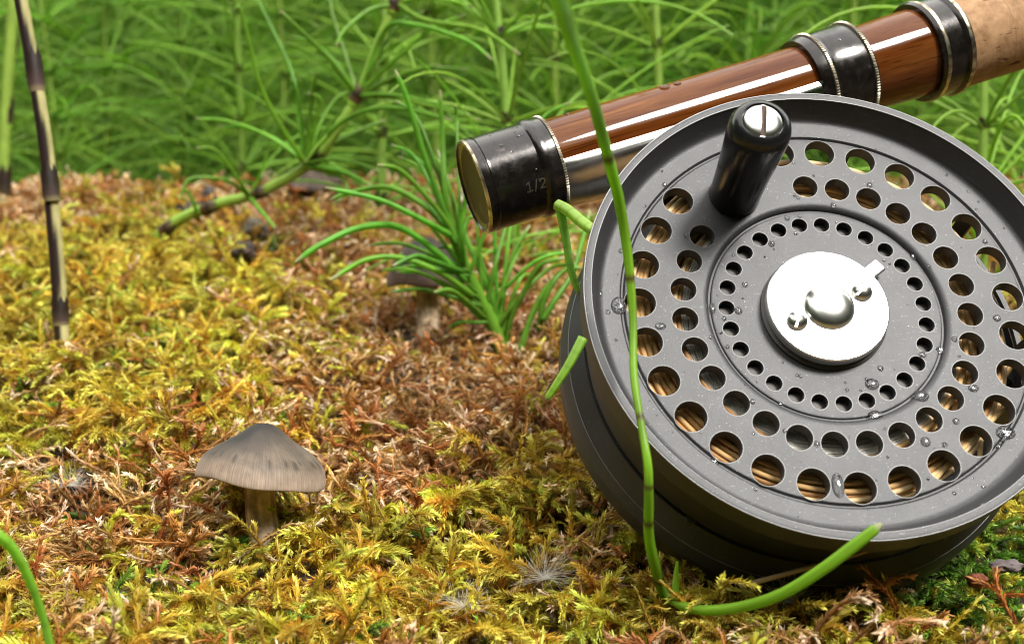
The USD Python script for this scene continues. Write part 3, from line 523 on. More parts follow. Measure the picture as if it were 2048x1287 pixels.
# ------------------------------------------------------------------ mushrooms
def mushroom(base, rim, apex, R, prof_pts, stem_r, label, seed, dark, mid, edge):
    rr_ = np.random.default_rng(seed); ax = apex - rim; H = np.linalg.norm(ax); ax /= H
    e1 = np.cross(ax, [0, 1, 0]); e1 /= np.linalg.norm(e1); e2 = np.cross(ax, e1)
    t = Thing("mushroom", label, "mushroom", base)
    n, pr = 120, curve([(a_, b_) for a_, b_ in prof_pts], 46); th = np.linspace(0, 2 * np.pi, n, endpoint=False)
    V, T, U = [], [], []
    for k, (r, h) in enumerate(pr):
        wob = 1 + .03 * (r) * (np.sin(2 * th + seed) + .7 * np.sin(3 * th + 2.1 * seed)) + .006 * r * (meshkit.noise(np.stack([np.cos(th) * 20, np.sin(th) * 20, 0 * th], 1), 3) - .5); drop = .05 * r * r * np.sin(2 * th + 1.3 + seed) + .02 * r * r * np.sin(5 * th)
        V.append(rim + R * r * wob[:, None] * (np.cos(th)[:, None] * e1 + np.sin(th)[:, None] * e2) + ((h - drop * (r > 0)) * H)[:, None] * ax if np.ndim(drop) else 0)
        q = np.clip(1 - k / 34, 0, 1) if False else r
        nz = meshkit.noise(np.stack([np.cos(th) * 3 * max(r, .3), np.sin(th) * 3 * max(r, .3), 0 * th + 5 * seed], 1), seed)
        w = np.clip((r - .30 + .7 * (nz - .5)) / .60, 0, 1)[:, None]; c = np.array(dark) * (1 - w) + np.array(mid) * w
        blot = (meshkit.noise(np.stack([np.cos(th) * 19, np.sin(th) * 19, 0 * th + r * 7], 1), seed + 9) > .62) * (.80 < r < .985); c = c * (1 - blot[:, None] * .55)
        w2 = np.clip((r - .9) / .1, 0, 1); c = c * (1 - w2) + np.array(edge) * w2
        T.append(c); U.append(np.stack([np.cos(th) * 55, np.sin(th) * 55, 0 * th + r * 3.2], 1))
    V, T, U = np.vstack(V), np.vstack(T), np.vstack(U); m = len(pr)
    i, j = np.meshgrid(np.arange(m - 1), np.arange(n), indexing="ij"); j2 = (j + 1) % n
    q = np.stack([i * n + j, (i + 1) * n + j, (i + 1) * n + j2, i * n + j2], -1).reshape(-1, 4); f = np.vstack([q[:, [0, 1, 2]], q[:, [0, 2, 3]]])
    cp = t.part("cap", (V, f), "mushroom_cap", True, T)
    UsdGeom.PrimvarsAPI(stage.GetPrimAtPath(cp)).CreatePrimvar("streak", Sdf.ValueTypeNames.Vector3fArray, "vertex").Set(Vt.Vec3fArray.FromNumpy(U.astype(np.float32)))
    gl = []
    for k in range(64):
        a_ = k * 2 * np.pi / 64 + rr_.normal(0, .01); d_ = np.cos(a_) * e1 + np.sin(a_) * e2; sd_ = np.cross(ax, d_) * R * .012
        p = [rim + d_ * R * .2 + ax * H * .45, rim + d_ * R * .96 + ax * H * .04, rim + d_ * R * .9 - ax * H * .01, rim + d_ * R * .25 + ax * H * .16]
        gl.append((np.array([x + sd_ for x in p] + [x - sd_ for x in p]), np.array([(0, 1, 2), (0, 2, 3), (4, 6, 5), (4, 7, 6), (3, 2, 6), (3, 6, 7)]), np.tile([.40, .31, .25], (8, 1))))
    v, f, T = join(gl); t.part("gills", (v, f), "debris", False, T)
    top = rim + ax * H * .35; mid_ = (base + rim) / 2 + e1 * R * rr_.uniform(-.06, .06)
    P = curve([base - [0, 0, .006], base, mid_, rim, top], 40); u_ = np.linspace(0, 1, 40); rs = stem_r * (1.12 - .22 * u_ + .12 * np.exp(-((u_ - .15) / .1) ** 2)); sd = 28
    v, f = tube(P, rs, sd); k2 = np.arange(40).repeat(sd); th2 = np.tile(np.arange(sd) * 2 * np.pi / sd, 40)
    col = np.array([.50, .37, .24]) * (.5 + 1.0 * meshkit.noise(np.stack([np.cos(th2) * 8, np.sin(th2) * 8, k2 * .09], 1), seed + 3))[:, None]
    col = np.vstack([col, col[:1], col[-1:]]); v[:len(k2)] += .04 * stem_r * (meshkit.noise(np.stack([np.cos(th2) * 7, np.sin(th2) * 7, k2 * .05], 1), seed) - .5)[:, None] * 2
    t.part("stem", (v, f), "debris", True, col)
b1 = ground_at(540, 1105); z1 = 1000 * ((b1 - EYE) @ FWD)
k1 = z1 / FPX / 1000
M1 = dict(base=b1 - [0, 0, .002], rim=W(519, 957, z1 - 1), apex=W(531, 846, z1 - .6), R=126 * k1)
mushroom(**M1, prof_pts=[(0, 1.0), (.12, .985), (.25, .905), (.42, .75), (.65, .575), (.85, .405), (.945, .25), (.99, .09), (1.0, -.01), (.985, -.05), (.95, -.04), (.85, .10), (.5, .25), (.2, .3)], stem_r=31 * k1,
         label="near brown mushroom with conical cap standing clear in the moss, left of centre", seed=2, dark=(.014, .011, .010), mid=(.125, .095, .068), edge=(.31, .235, .175))
b2 = ground_at(855, 668); z2 = 1000 * ((b2 - EYE) @ FWD); k2_ = z2 / FPX / 1000
M2 = dict(base=b2, rim=W(852, 562, z2), apex=W(850, 474, z2 - 1.6), R=76 * k2_)
mushroom(**M2, prof_pts=[(0, 1.0), (.18, .98), (.36, .90), (.56, .76), (.75, .57), (.89, .36), (.97, .16), (1.0, .02), (.99, -.05), (.95, -.05), (.85, .08), (.5, .2), (.2, .3)], stem_r=22 * k2_,
         label="smaller dark bell shaped mushroom half hidden behind the green sprout by the butt cap", seed=7, dark=(.018, .013, .011), mid=(.050, .031, .022), edge=(.09, .055, .04))

# ------------------------------------------------------------------ moss: three kinds of shoot, scattered over the bank
def leaf(b, d, n, L, w, bend, c0, c1):
    s_ = np.cross(d, n); s_ /= np.linalg.norm(s_) + 1e-12; n = np.cross(s_, d)
    m = b + d * L * .45 + n * bend * L * .25
    v = np.array([b - s_ * w * .3, b + s_ * w * .3, m - s_ * w * .5 + n * w * .16, m + s_ * w * .5 + n * w * .16, b + d * L + n * bend * L])
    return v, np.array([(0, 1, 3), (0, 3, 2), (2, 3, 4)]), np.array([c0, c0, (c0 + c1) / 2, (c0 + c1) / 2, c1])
def feather(rng, L, nleaf, palette, branches, leafL=1.5):
    """A leafy moss shoot (mm): arched stem set with pointed leaflets, with side shoots."""
    base_c, mid_c, tip_c = [np.array(c) for c in palette]
    out = []
    def shoot(P0, d0, up, L, nl, lL, t0):
        n = 14; P, d = [P0], d0.copy(); ax = np.cross(d0, up); ax /= np.linalg.norm(ax) + 1e-9; bend = rng.uniform(.8, 2.4); wob = rng.normal(0, .12, 3)
        for k in range(n - 1):
            d = d + np.cross(ax, d) * -bend / n + wob / n * 2; d /= np.linalg.norm(d); P.append(P[-1] + d * L / n)
        P = np.array(P); tg = np.gradient(P, axis=0); tg /= np.linalg.norm(tg, axis=1, keepdims=True); tt_ = np.linspace(t0, 1, n)
        v, f = tube(P, np.linspace(.22, .08, n) * (L / 8) ** .3, 4); out.append((v, f, per_ring(base_c[None] * (1 - tt_[:, None]) + mid_c[None] * tt_[:, None], 4)))
        for k in range(nl):
            u = (k + .5) / nl; x = u * (n - 1); i0 = min(int(x), n - 2); p = P[i0] * (1 - x + i0) + P[i0 + 1] * (x - i0); t = tg[i0]
            a_ = k * 2.4 + rng.normal(0, .3); e1 = np.cross(t, [.3, .2, 1]); e1 /= np.linalg.norm(e1); e2 = np.cross(t, e1); rad = math.cos(a_) * e1 + math.sin(a_) * e2
            op = rng.uniform(.42, .85) * (1 - .55 * max(0, u - .7) / .3); dd = t * math.cos(op) + rad * math.sin(op)
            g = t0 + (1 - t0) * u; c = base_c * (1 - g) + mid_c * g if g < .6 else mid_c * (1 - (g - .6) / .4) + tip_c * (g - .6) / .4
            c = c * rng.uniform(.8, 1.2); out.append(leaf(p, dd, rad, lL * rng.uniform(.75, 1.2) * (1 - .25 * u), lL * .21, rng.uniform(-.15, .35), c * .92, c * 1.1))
        return P, tg
    az = rng.uniform(0, 6.28); d0 = np.array([.45 * math.cos(az), .45 * math.sin(az), 1.0]); d0 /= np.linalg.norm(d0); up = np.array([math.cos(az), math.sin(az), 0.])
    P, tg = shoot(np.array([0, 0, -1.5]), d0, -up if False else np.array([-math.cos(az), -math.sin(az), 0]), L + 1.5, nleaf, leafL, 0.0)
    for k in range(branches):
        i0 = int(rng.uniform(5, 12)); s_ = np.cross(tg[i0], [0, 0, 1.]); s_ = s_ / (np.linalg.norm(s_) + 1e-9) * (1 if k % 2 else -1)
        d = tg[i0] * .6 + s_ * .8 + np.array([0, 0, .15]); d /= np.linalg.norm(d); shoot(P[i0], d, np.array([0, 0, 1.]), L * rng.uniform(.28, .5), int(nleaf * .4), leafL * .8, .45)
    return join(out)
def wormy(rng, L, palette, branches, fat=1.0):
    """A dry shoot (mm): curling scaly string with pale tip."""
    base_c, mid_c, tip_c = [np.array(c) for c in palette]; out = []
    def string(P0, d, L, r, t0):
        n = 18; P = [P0]; k1, k2 = rng.normal(0, 2.2, 3), rng.normal(0, 2.2, 3)
        for k in range(n - 1):
            w = k1 * (1 - k / n) + k2 * k / n; d = d + np.cross(w, d) / n - np.array([0, 0, .05]); d /= np.linalg.norm(d); P.append(P[-1] + d * L / n)
        P = np.array(P); g = np.linspace(t0, 1, n)[:, None]; col = np.where(g < .75, base_c * (1 - g / .75) + mid_c * g / .75, mid_c * (1 - (g - .75) / .25) + tip_c * (g - .75) / .25)
        rr_ = r * (1 + .25 * np.sin(np.arange(n) * 2.1)) * np.linspace(1, .72, n); v, f = tube(P, rr_, 5); out.append((v, f, per_ring(col, 5)))
        tg = np.gradient(P, axis=0); tg /= np.linalg.norm(tg, axis=1, keepdims=True)
        for k in range(int(L * 7)):
            x = rng.uniform(.5, n - 1.05); i0 = int(x); p = P[i0] * (1 - x + i0) + P[i0 + 1] * (x - i0); t = tg[i0]; e1 = np.cross(t, [.3, .2, 1]); e1 /= np.linalg.norm(e1); e2 = np.cross(t, e1); a_ = rng.uniform(0, 6.28)
            rad = math.cos(a_) * e1 + math.sin(a_) * e2; op = rng.uniform(.25, .85); out.append(leaf(p + rad * r * .5, t * math.cos(op) + rad * math.sin(op), rad, rng.uniform(.7, 1.35) * fat, .30, rng.uniform(-.2, .2), col[i0] * rng.uniform(.7, 1.1), col[i0] * 1.2))
        return P, tg
    az = rng.uniform(0, 6.28); el = rng.uniform(.35, 1.3); d = np.array([math.cos(az) * math.cos(el), math.sin(az) * math.cos(el), math.sin(el)])
    P, tg = string(np.array([0, 0, -1.0]), d, L, rng.uniform(.20, .34) * fat, 0)
    for k in range(branches):
        i0 = int(rng.uniform(5, 14)); dd = tg[i0] * .6 + rng.normal(0, .6, 3); dd[2] = abs(dd[2]) * .6; dd /= np.linalg.norm(dd); string(P[i0], dd, L * rng.uniform(.25, .5), rng.uniform(.15, .24) * fat, .5)
    return join(out)
mr = np.random.default_rng(77)
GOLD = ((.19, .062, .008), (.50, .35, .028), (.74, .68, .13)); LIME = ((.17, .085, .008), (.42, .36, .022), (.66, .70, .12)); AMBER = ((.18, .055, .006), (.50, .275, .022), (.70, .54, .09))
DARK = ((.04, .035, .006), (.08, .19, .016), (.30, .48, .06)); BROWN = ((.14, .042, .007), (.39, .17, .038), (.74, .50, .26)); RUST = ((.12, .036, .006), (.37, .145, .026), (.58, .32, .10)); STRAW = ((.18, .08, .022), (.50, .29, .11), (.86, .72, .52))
PROTO = {"golden": [feather(mr, mr.uniform(9, 15), int(mr.uniform(120, 165)), p, b, mr.uniform(1.3, 1.9)) for p, b in zip((GOLD, LIME, GOLD, AMBER, LIME, GOLD, LIME, AMBER, LIME, GOLD), (3, 4, 5, 2, 3, 1, 5, 4, 2, 6))],
         "green": [feather(mr, mr.uniform(6, 9.5), int(mr.uniform(80, 110)), DARK if k % 3 else LIME, 4, mr.uniform(1.2, 1.7)) for k in range(6)],
         "curl": [wormy(mr, mr.uniform(7, 12), p, b, .8) for p, b in ((GOLD, 1), (GOLD, 2), (LIME, 1), (AMBER, 2))],
         "dry": [wormy(mr, mr.uniform(16, 24), STRAW, b) for b in (2, 1, 3)] + [wormy(mr, mr.uniform(8, 17), p, b) for p, b in zip((BROWN, RUST, STRAW, BROWN, STRAW, BROWN, STRAW, STRAW, RUST, BROWN), (2, 3, 1, 3, 2, 4, 1, 3, 2, 4))]}
def scatter_points(step):
    """Jittered points over the part of the bank the photograph shows, with a margin."""
    ys = np.arange(.085, .60, step); out = []
    for y in ys:
        half = .03 + (y + .03) * 1.0 * 1024 / FPX * 1.12
        xs = np.arange(-half, half, step); out.append(np.stack([xs, 0 * xs + y], 1))
    p = np.vstack(out); return p + mr.uniform(-.5, .5, p.shape) * step * 1.3
def picture(P):
    q = P - EYE; z = q @ FWD; return np.stack([1024 + FPX * (q @ RIGHT) / z, 643.5 - FPX * (q @ UP) / z], 1), z
xy = scatter_points(.00245); P = np.column_stack([xy, G(xy[:, 0], xy[:, 1])])
# kinds come in patches on the ground (metres): where each patch lies follows the photograph
def blob(c, r, P): 
    g = ground_at(*c); return np.exp(-(((P[:, 0] - g[0]) / r[0]) ** 2 + ((P[:, 1] - g[1]) / r[1]) ** 2))
n1 = meshkit.fbm(np.column_stack([P[:, :2] * 55, 0 * P[:, 0]]), 3, 4) - .5; n2 = meshkit.fbm(np.column_stack([P[:, :2] * 55, 0 * P[:, 0] + 9]), 3, 6) - .5
dry = .40 + 1.0 * n1 + .75 * blob((930, 760), (.038, .06), P) + .45 * blob((800, 520), (.05, .05), P) + .6 * blob((120, 1120), (.020, .022), P) + .9 * np.clip((P[:, 1] - .42) / .06, 0, 1) + .35 * blob((800, 960), (.02, .02), P) - .55 * blob((180, 560), (.06, .07), P) + .25 * blob((330, 1000), (.03, .02), P) - .6 * blob((750, 1250), (.03, .018), P) - .5 * blob((1450, 1250), (.03, .012), P) - .3 * blob((300, 750), (.03, .03), P) - .8 * blob((1950, 1050), (.03, .03), P)
green = .10 + 1.3 * n2 + 1.3 * blob((1930, 1130), (.022, .026), P) - .25 * blob((1450, 1260), (.025, .010), P) - .2 * blob((900, 700), (.05, .05), P)
gold = .42 + .35 * blob((950, 1230), (.05, .018), P) + .25 * blob((1450, 1250), (.03, .012), P) + .35 * blob((170, 600), (.06, .08), P) - .9 * n1 + .2 * n2 - .7 * blob((1930, 1120), (.022, .026), P)
kind = np.argmax(np.stack([gold + mr.normal(0, .22, len(P)), green + mr.normal(0, .20, len(P)), dry + mr.normal(0, .27, len(P))], 1), 1)
# nothing grows through the reel or the mushroom stems
q = (P - EYE) * 1000; qc = np.stack([q @ RIGHT, -(q @ UP), q @ FWD], 1) - RC; ql = np.stack([qc @ RU, qc @ RV, qc @ RN], 1)
def in_reel(l, m=0): return (np.hypot(l[:, 0], l[:, 1]) < 42.2 + m) & (l[:, 2] > -27.2 - m) & (l[:, 2] < 4 + m)
upl = np.array([np.array([0, -1, 0]) @ RU, np.array([0, -1, 0]) @ RV, np.array([0, -1, 0]) @ RN])
keep = ~in_reel(ql) & ~in_reel(ql + upl * 4.0) & ~in_reel(ql + upl * 7.0, -1.0)
for M, sr in ((M1, 31 * k1), (M2, 22 * k2_)): keep &= (np.hypot(P[:, 0] - M["base"][0], P[:, 1] - M["base"][1]) > sr + .0015)
P, kind = P[keep], kind[keep]
def quat(yaw, tilt, az):
    a_ = np.stack([np.cos(yaw / 2), 0 * yaw, 0 * yaw, np.sin(yaw / 2)], 1); b_ = np.stack([np.cos(tilt / 2), np.sin(tilt / 2) * np.cos(az), np.sin(tilt / 2) * np.sin(az), 0 * az], 1)
    w1, x1, y1, z1_ = b_.T; w2, x2, y2, z2_ = a_.T
    return np.stack([w1 * w2 - x1 * x2 - y1 * y2 - z1_ * z2_, w1 * x2 + x1 * w2 + y1 * z2_ - z1_ * y2, w1 * y2 - x1 * z2_ + y1 * w2 + z1_ * x2, w1 * z2_ + x1 * y2 - y1 * x2 + z1_ * w2], 1)
def instancer(name, protos, mat, P, label, category, lo=.7, hi=1.25, unit=.001, tilt=.85, sink=.0):
    low = np.minimum(np.minimum(1, .62 + 40 * np.maximum(0, np.hypot(P[:, 0] - M1["base"][0], (P[:, 1] - M1["base"][1] + .010) * .8) - .006)), .45 + 30 * np.maximum(0, np.hypot(P[:, 0] - M2["base"][0], (P[:, 1] - M2["base"][1] + .016) * .6) - .010))[:, None]
    path = "/World/" + name; pi = UsdGeom.PointInstancer.Define(stage, path); rel = pi.CreatePrototypesRel()
    for k, pr in enumerate(protos):
        pp = f"{path}/shoot_{k:03d}" if k else f"{path}/shoot"; v, f, T = pr; put(pp, (v * unit, f), mat, False if len(f) < 10 else True, T); rel.AddTarget(pp)
    n = len(P); pi.CreateProtoIndicesAttr(Vt.IntArray.FromNumpy(mr.integers(0, len(protos), n).astype(np.int32)))
    pi.CreatePositionsAttr(Vt.Vec3fArray.FromNumpy(P.astype(np.float32)))
    q = quat(mr.uniform(0, 6.28, n), np.abs(mr.normal(0, tilt * .6, n)), mr.uniform(0, 6.28, n))
    pi.CreateOrientationsAttr(Vt.QuathArray([Gf.Quath(float(a_), float(b_), float(c_), float(d_)) for a_, b_, c_, d_ in q]))
    pi.CreateScalesAttr(Vt.Vec3fArray.FromNumpy(np.repeat(mr.uniform(lo, hi, (n, 1)) * low, 3, 1).astype(np.float32)))
    tag(pi.GetPrim(), label, category, kind="stuff")
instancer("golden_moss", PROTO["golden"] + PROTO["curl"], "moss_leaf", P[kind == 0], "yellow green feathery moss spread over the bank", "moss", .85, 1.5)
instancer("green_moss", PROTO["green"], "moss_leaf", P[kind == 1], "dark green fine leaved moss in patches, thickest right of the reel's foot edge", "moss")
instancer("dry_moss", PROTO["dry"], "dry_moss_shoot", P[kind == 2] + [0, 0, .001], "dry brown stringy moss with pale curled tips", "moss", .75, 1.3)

# ------------------------------------------------------------------ horsetails
GREEN = np.array([.27, .52, .045]); PALE = np.array([.43, .64, .15]); DKB = np.array([.016, .007, .004])
def strand(rng, P, r, pale=.0, sides=4, jts=.016):
    """One jointed branch: tone along it, slightly swollen joints, pale tip."""
    n = len(P); L = np.r_[0, np.cumsum(np.linalg.norm(np.diff(P, axis=0), axis=1))]; u = L / L[-1]
    c = (GREEN * (1 - pale) + PALE * pale)[None] * rng.uniform(.85, 1.15) * (1 - .12 * np.exp(-u / .1))[:, None]
    c = np.where(u[:, None] > .94, c * .45 + np.array([.30, .42, .17]) * .55, c)
    rr_ = r * (1 - .55 * u ** 1.6); v, f = tube(P, rr_, sides); return v, f, per_ring(c, sides)
def branch_path(rng, p, out, up0, L, n=11, droop=1.0):
    d = out * math.cos(up0) + np.array([0, 0, 1]) * math.sin(up0); P = [p]
    w = rng.normal(0, .12, 3)
    for k in range(n - 1):
        d = d + np.array([0, 0, -1]) * droop * (.05 + .22 * k / n) + w / n; d /= np.linalg.norm(d); P.append(P[-1] + d * L / (n - 1))
    return np.array(P)
def sheath(rng, P0, P1, r, sides=10, cols=None):
    """Toothed collar from P0 to P1 round a stem of radius r."""
    ax = P1 - P0; P = np.array([P0 - ax * .15, P0 + ax * .1, P0 + ax * .6, P1])
    cols = cols or (GREEN * 1.2, np.array([.05, .035, .015]), DKB, DKB * 1.5); v, f = tube(P, [r * 1.02, r * 1.16, r * 1.22, r * 1.16], sides, cap=False)
    k = 3 * sides; v[k:k + sides:2] += ax * .35
    return v, f, per_ring(np.array(cols), sides, cap=False)
def horsetail(name, label, base, H, r, rng, nodes, nb, bl, lean=(0, 0), group="horsetails growing behind the mossy bank", first=1, lod=11):
    t = Thing(name, label, "horsetail", base, group)
    P = curve([base + [0, 0, -.01], base + np.array([lean[0] * .3, lean[1] * .3, H * .35]), base + np.array([lean[0], lean[1], H])], 26)
    u = np.linspace(0, 1, 26); v, f = tube(P, r * (1 - .75 * u), 8, .05)
    t.part("stem", (v, f), "stem_skin", True, per_ring(np.tile(np.array([.20, .34, .045]), (26, 1)) * (.85 + .3 * u[:, None]), 8))
    for k in range(nodes):
        x = (k + .7) / (nodes + .3); i0 = x * 25; p = P[int(i0)] * (1 - i0 % 1) + P[int(i0) + 1] * (i0 % 1); rr_ = r * (1 - .75 * x)
        ax = P[int(i0) + 1] - P[int(i0)]; ax /= np.linalg.norm(ax)
        t.part("sheath", sheath(rng, p, p + ax * max(rr_ * 1.9, .0022), rr_, 8)[:2], "stem_skin", True, sheath(np.random.default_rng(1), p, p + ax * .004, rr_, 8)[2])
        if k >= first:
            sb_ = []
            for m in range(nb):
                a_ = m * 2 * np.pi / nb + rng.uniform(-.35, .35) + k; L = bl * rng.uniform(.6, 1.15) * (1.0 if x < .6 else 1.7 * (1.05 - x) + .2)
                sb_.append(strand(rng, branch_path(rng, p, np.array([math.cos(a_), math.sin(a_), 0]), rng.uniform(.25, .95), L, lod, rng.uniform(.2, .95)), rng.uniform(.00045, .0007), rng.uniform(0, .5)))
            v, f, T = join(sb_); t.part("whorl", (v, f), "horsetail_green", True, T)
    return t
hr = np.random.default_rng(23)
spots = []
for k in range(4000):
    y = .56 + 1.25 * hr.uniform() ** 1.35; x = hr.uniform(-1, 1) * (y * 1024 / FPX * 1.25 + .05)
    if all((x - a_) ** 2 + ((y - b_)) ** 2 > (.016 + .014 * y) ** 2 for a_, b_ in spots): spots.append((x, y))
    if len(spots) >= 290: break
protos = []
SIZES = ("tall", "bushy", "slender", "arching", "short", "broad")
for k in range(6):
    protos.append((hr.uniform(.30, .46), hr.uniform(.0016, .0024), int(hr.uniform(11, 16)), int(hr.uniform(11, 15)), hr.uniform(.06, .11), hr.normal(0, .03, 2)))
made = []
HG = "horsetails growing in a dense stand behind the mossy bank"
HL0 = "bright green horsetail with whorled thin branches in the dense stand behind the mossy bank"
for k, (x, y) in enumerate(spots):
    b = np.array([x, y, float(G(x, y))]); v = k % 6; ph_ = 1024 + FPX * x / y
    zone = "at the left edge" if ph_ < 260 else "left of the leaning stem's tip" if ph_ < 620 else "between leaning stem and butt cap" if ph_ < 1000 else "behind the wooden reel seat" if ph_ < 1600 else "behind the cork grip"
    HL = f"bright green whorled horsetail, {'front' if y < .72 else 'middle' if y < 1.05 else 'rear'} of the stand {zone}"
    if k < 6:
        H, r, nn, nb, bl, ln = protos[k]; t = horsetail("horsetail", HL, b, H, r, hr, nn, nb, bl, ln, HG); made.append(t.path)
    else:
        path = fresh("/World", "horsetail"); xf = UsdGeom.Xform.Define(stage, path); pr = xf.GetPrim()
        pr.GetReferences().AddInternalReference(made[v])
        xf.ClearXformOpOrder(); xf.AddTranslateOp().Set(Gf.Vec3d(*map(float, b))); xf.AddRotateZOp().Set(float(hr.uniform(0, 360))); s_ = float(hr.uniform(.8, 1.2)); xf.AddScaleOp().Set(Gf.Vec3f(s_, s_, s_))
        pr.SetInstanceable(True); tag(pr, HL, "horsetail", HG)
# the far stand, which reads as one mass
far = []
fr = np.random.default_rng(3)
for k in range(5):
    sb_ = []; H = fr.uniform(.38, .55); P_ = curve([[0, 0, 0], [0, 0, H * .5], [fr.normal(0, .03), fr.normal(0, .03), H]], 8); v, f = tube(P_, np.linspace(.002, .0006, 8), 4); sb_.append((v, f, per_ring(np.tile([.12, .22, .04], (8, 1)), 4)))
    for x in np.linspace(.15, .97, 11):
        p = P_[int(x * 7)] * (1 - x * 7 % 1) + P_[min(int(x * 7) + 1, 7)] * (x * 7 % 1)
        for m in range(8): a_ = fr.uniform(0, 6.28); sb_.append(strand(fr, branch_path(fr, p, np.array([math.cos(a_), math.sin(a_), 0]), fr.uniform(.2, .9), .10 * fr.uniform(.6, 1.2) * (1.1 - .5 * x), 6, 1.), .00085, fr.uniform(0, .5), 3))
    far.append(join(sb_))
fp = []
for k in range(3600):
    y = 1.0 + 4.5 * fr.uniform() ** 1.5; x = fr.uniform(-1, 1) * (y * .50 + .1); fp.append((x, y, float(G(x, y))))
instancer("far_horsetails", far, "horsetail_green", np.array(fp), "far horsetails that read as one green mass", "horsetails", .9, 1.5, 1.0, .12)

# --- the named stems
def px_curve(pts, n): return curve([W(*p) for p in pts], n)
def blade(t, pts, r0, r1, rng, pale=.2, n=26, name="branch", mat="horsetail_green", sides=8, col=None):
    P = px_curve(pts, n) if not isinstance(pts, np.ndarray) else pts
    u = np.linspace(0, 1, len(P)); c = (GREEN * (1 - pale) + PALE * pale)[None] * (1 + .25 * u[:, None]); c = c if col is None else np.array(col)[None] * (1 + .25 * u[:, None]); c = c * (1 - .18 * (np.abs((u * 5) % 1 - .5) > .46))[:, None]; c = np.where(u[:, None] > .95, np.array([.40, .42, .20]), c)
    v, f = tube(P, (r0 * (1 - u) + r1 * u) * (1 - .5 * np.clip((u - .93) / .07, 0, 1)), sides, .10); return t.part(name, (v, f), mat, True, per_ring(c, sides, stripe=.16))
# leaning stem
rs_ = np.random.default_rng(8)
pts = [(280, 506, 428), (345, 447, 424), (430, 410, 419), (520, 385, 414), (628, 322, 408), (672, 262, 404), (720, 183, 401), (755, 90, 398), (792, 2, 396), (815, -60, 394)]
lz = min(0.0, 1000 * float((ground_at(280, 500) - EYE) @ FWD) - 14 - 428); up_lean = lambda L: [(x, y, z + lz) for x, y, z in L]; pts = up_lean(pts)
lean_base = W(280, 506, 428 + lz)
lt = Thing("leaning_horsetail", "jointed green horsetail stem leaning low to the right across the moss edge", "horsetail", lean_base)
P_ = px_curve(pts, 60); u = np.linspace(0, 1, 60); v, f = tube(P_, .0018 - .0006 * u, 10, .06)
lt.part("stem", (v, f), "stem_skin", True, per_ring(np.tile([.26, .42, .055], (60, 1)), 10))
for (a_, b_) in (((322, 466, 425.5), (352, 442, 423.6)), ((404, 421, 420.5), (440, 407, 418.5)), ((505, 389, 415), (538, 379, 413.4)), ((618, 330, 408.6), (648, 300, 406.5)), ((707, 205, 401.8), (727, 168, 400.4)), ((784, 22, 396.4), (796, -8, 395.8))):
    A_, B_ = W(a_[0], a_[1], a_[2] + lz), W(b_[0], b_[1], b_[2] + lz); sv, sf, sT = sheath(rs_, A_, A_ + (B_ - A_) * .75, .0017, 12, (GREEN * 1.6, np.array([.10, .05, .02]), DKB, np.array([.16, .12, .06]))); lt.part("sheath", (sv, sf), "stem_skin", True, sT)
for pp, r0 in (([(500, 392, 414), (470, 350, 405), (430, 300, 398), (392, 296, 394)], .0009), ([(500, 392, 414), (520, 350, 412), (538, 300, 408)], .0008), ([(500, 392, 414), (450, 360, 405), (380, 358, 400), (360, 400, 398)], .0009), ([(500, 395, 414), (525, 425, 410), (552, 458, 408)], .0010), ([(395, 425, 420), (380, 390, 414), (365, 372, 410)], .0009),
    ([(612, 328, 407), (560, 250, 398), (520, 170, 392), (500, 90, 388), (480, 18, 384), (468, 22, 384)], .0012), ([(612, 328, 407), (600, 250, 410), (585, 150, 414), (545, 60, 418), (505, -20, 420)], .0010), ([(615, 322, 407), (630, 250, 402), (640, 200, 398), (615, 186, 396)], .0010), ([(615, 332, 407), (690, 345, 400), (742, 372, 394)], .0011), ([(615, 335, 407), (680, 352, 402), (705, 400, 399)], .0010), ([(612, 320, 407), (690, 240, 396), (780, 215, 390), (905, 240, 384)], .0012), ([(612, 318, 407), (700, 270, 415), (770, 240, 420)], .0011),
    ([(715, 190, 401), (660, 120, 395), (600, 60, 390), (560, 22, 388)], .0012), ([(715, 190, 401), (690, 110, 405), (665, 30, 408), (655, -30, 410)], .0011), ([(715, 190, 401), (790, 120, 396), (860, 60, 392), (930, 30, 390)], .0012), ([(715, 192, 401), (800, 150, 398), (880, 130, 394)], .0011), ([(715, 192, 401), (780, 190, 394), (860, 205, 390), (940, 230, 386)], .0011), ([(790, 10, 396), (740, 20, 392), (690, 60, 388), (672, 92, 386)], .0010), ([(720, 190, 400), (770, 60, 395), (830, 50, 385), (930, 80, 378), (985, 120, 374)], .0011), ([(790, 5, 396), (850, 40, 390), (960, 60, 384), (1040, 110, 380)], .0011)):
    blade(lt, up_lean(pp), r0 * .72, r0 * .42, rs_, col=np.array([.19, .40, .035]) * rs_.uniform(.7, 1.25))
for k in range(22):   # the finer branches of its whorls
    nx, ny, nz = ((612, 326, 407), (715, 190, 401), (790, 8, 396))[k % 3]; a_ = rs_.uniform(-2.9, .3); L_ = rs_.uniform(120, 300); ex, ey = L_ * math.cos(a_), L_ * math.sin(a_); dz_ = rs_.normal(0, 14)
    blade(lt, up_lean([(nx, ny, nz), (nx + ex * .35, ny + ey * .42 - 8, nz + dz_ * .4), (nx + ex * .72, ny + ey * .76, nz + dz_ * .8), (nx + ex, ny + ey * .92 + 14, nz + dz_)]), rs_.uniform(.0005, .0007), .0003, rs_, col=np.array([.19, .40, .035]) * rs_.uniform(.6, 1.3))
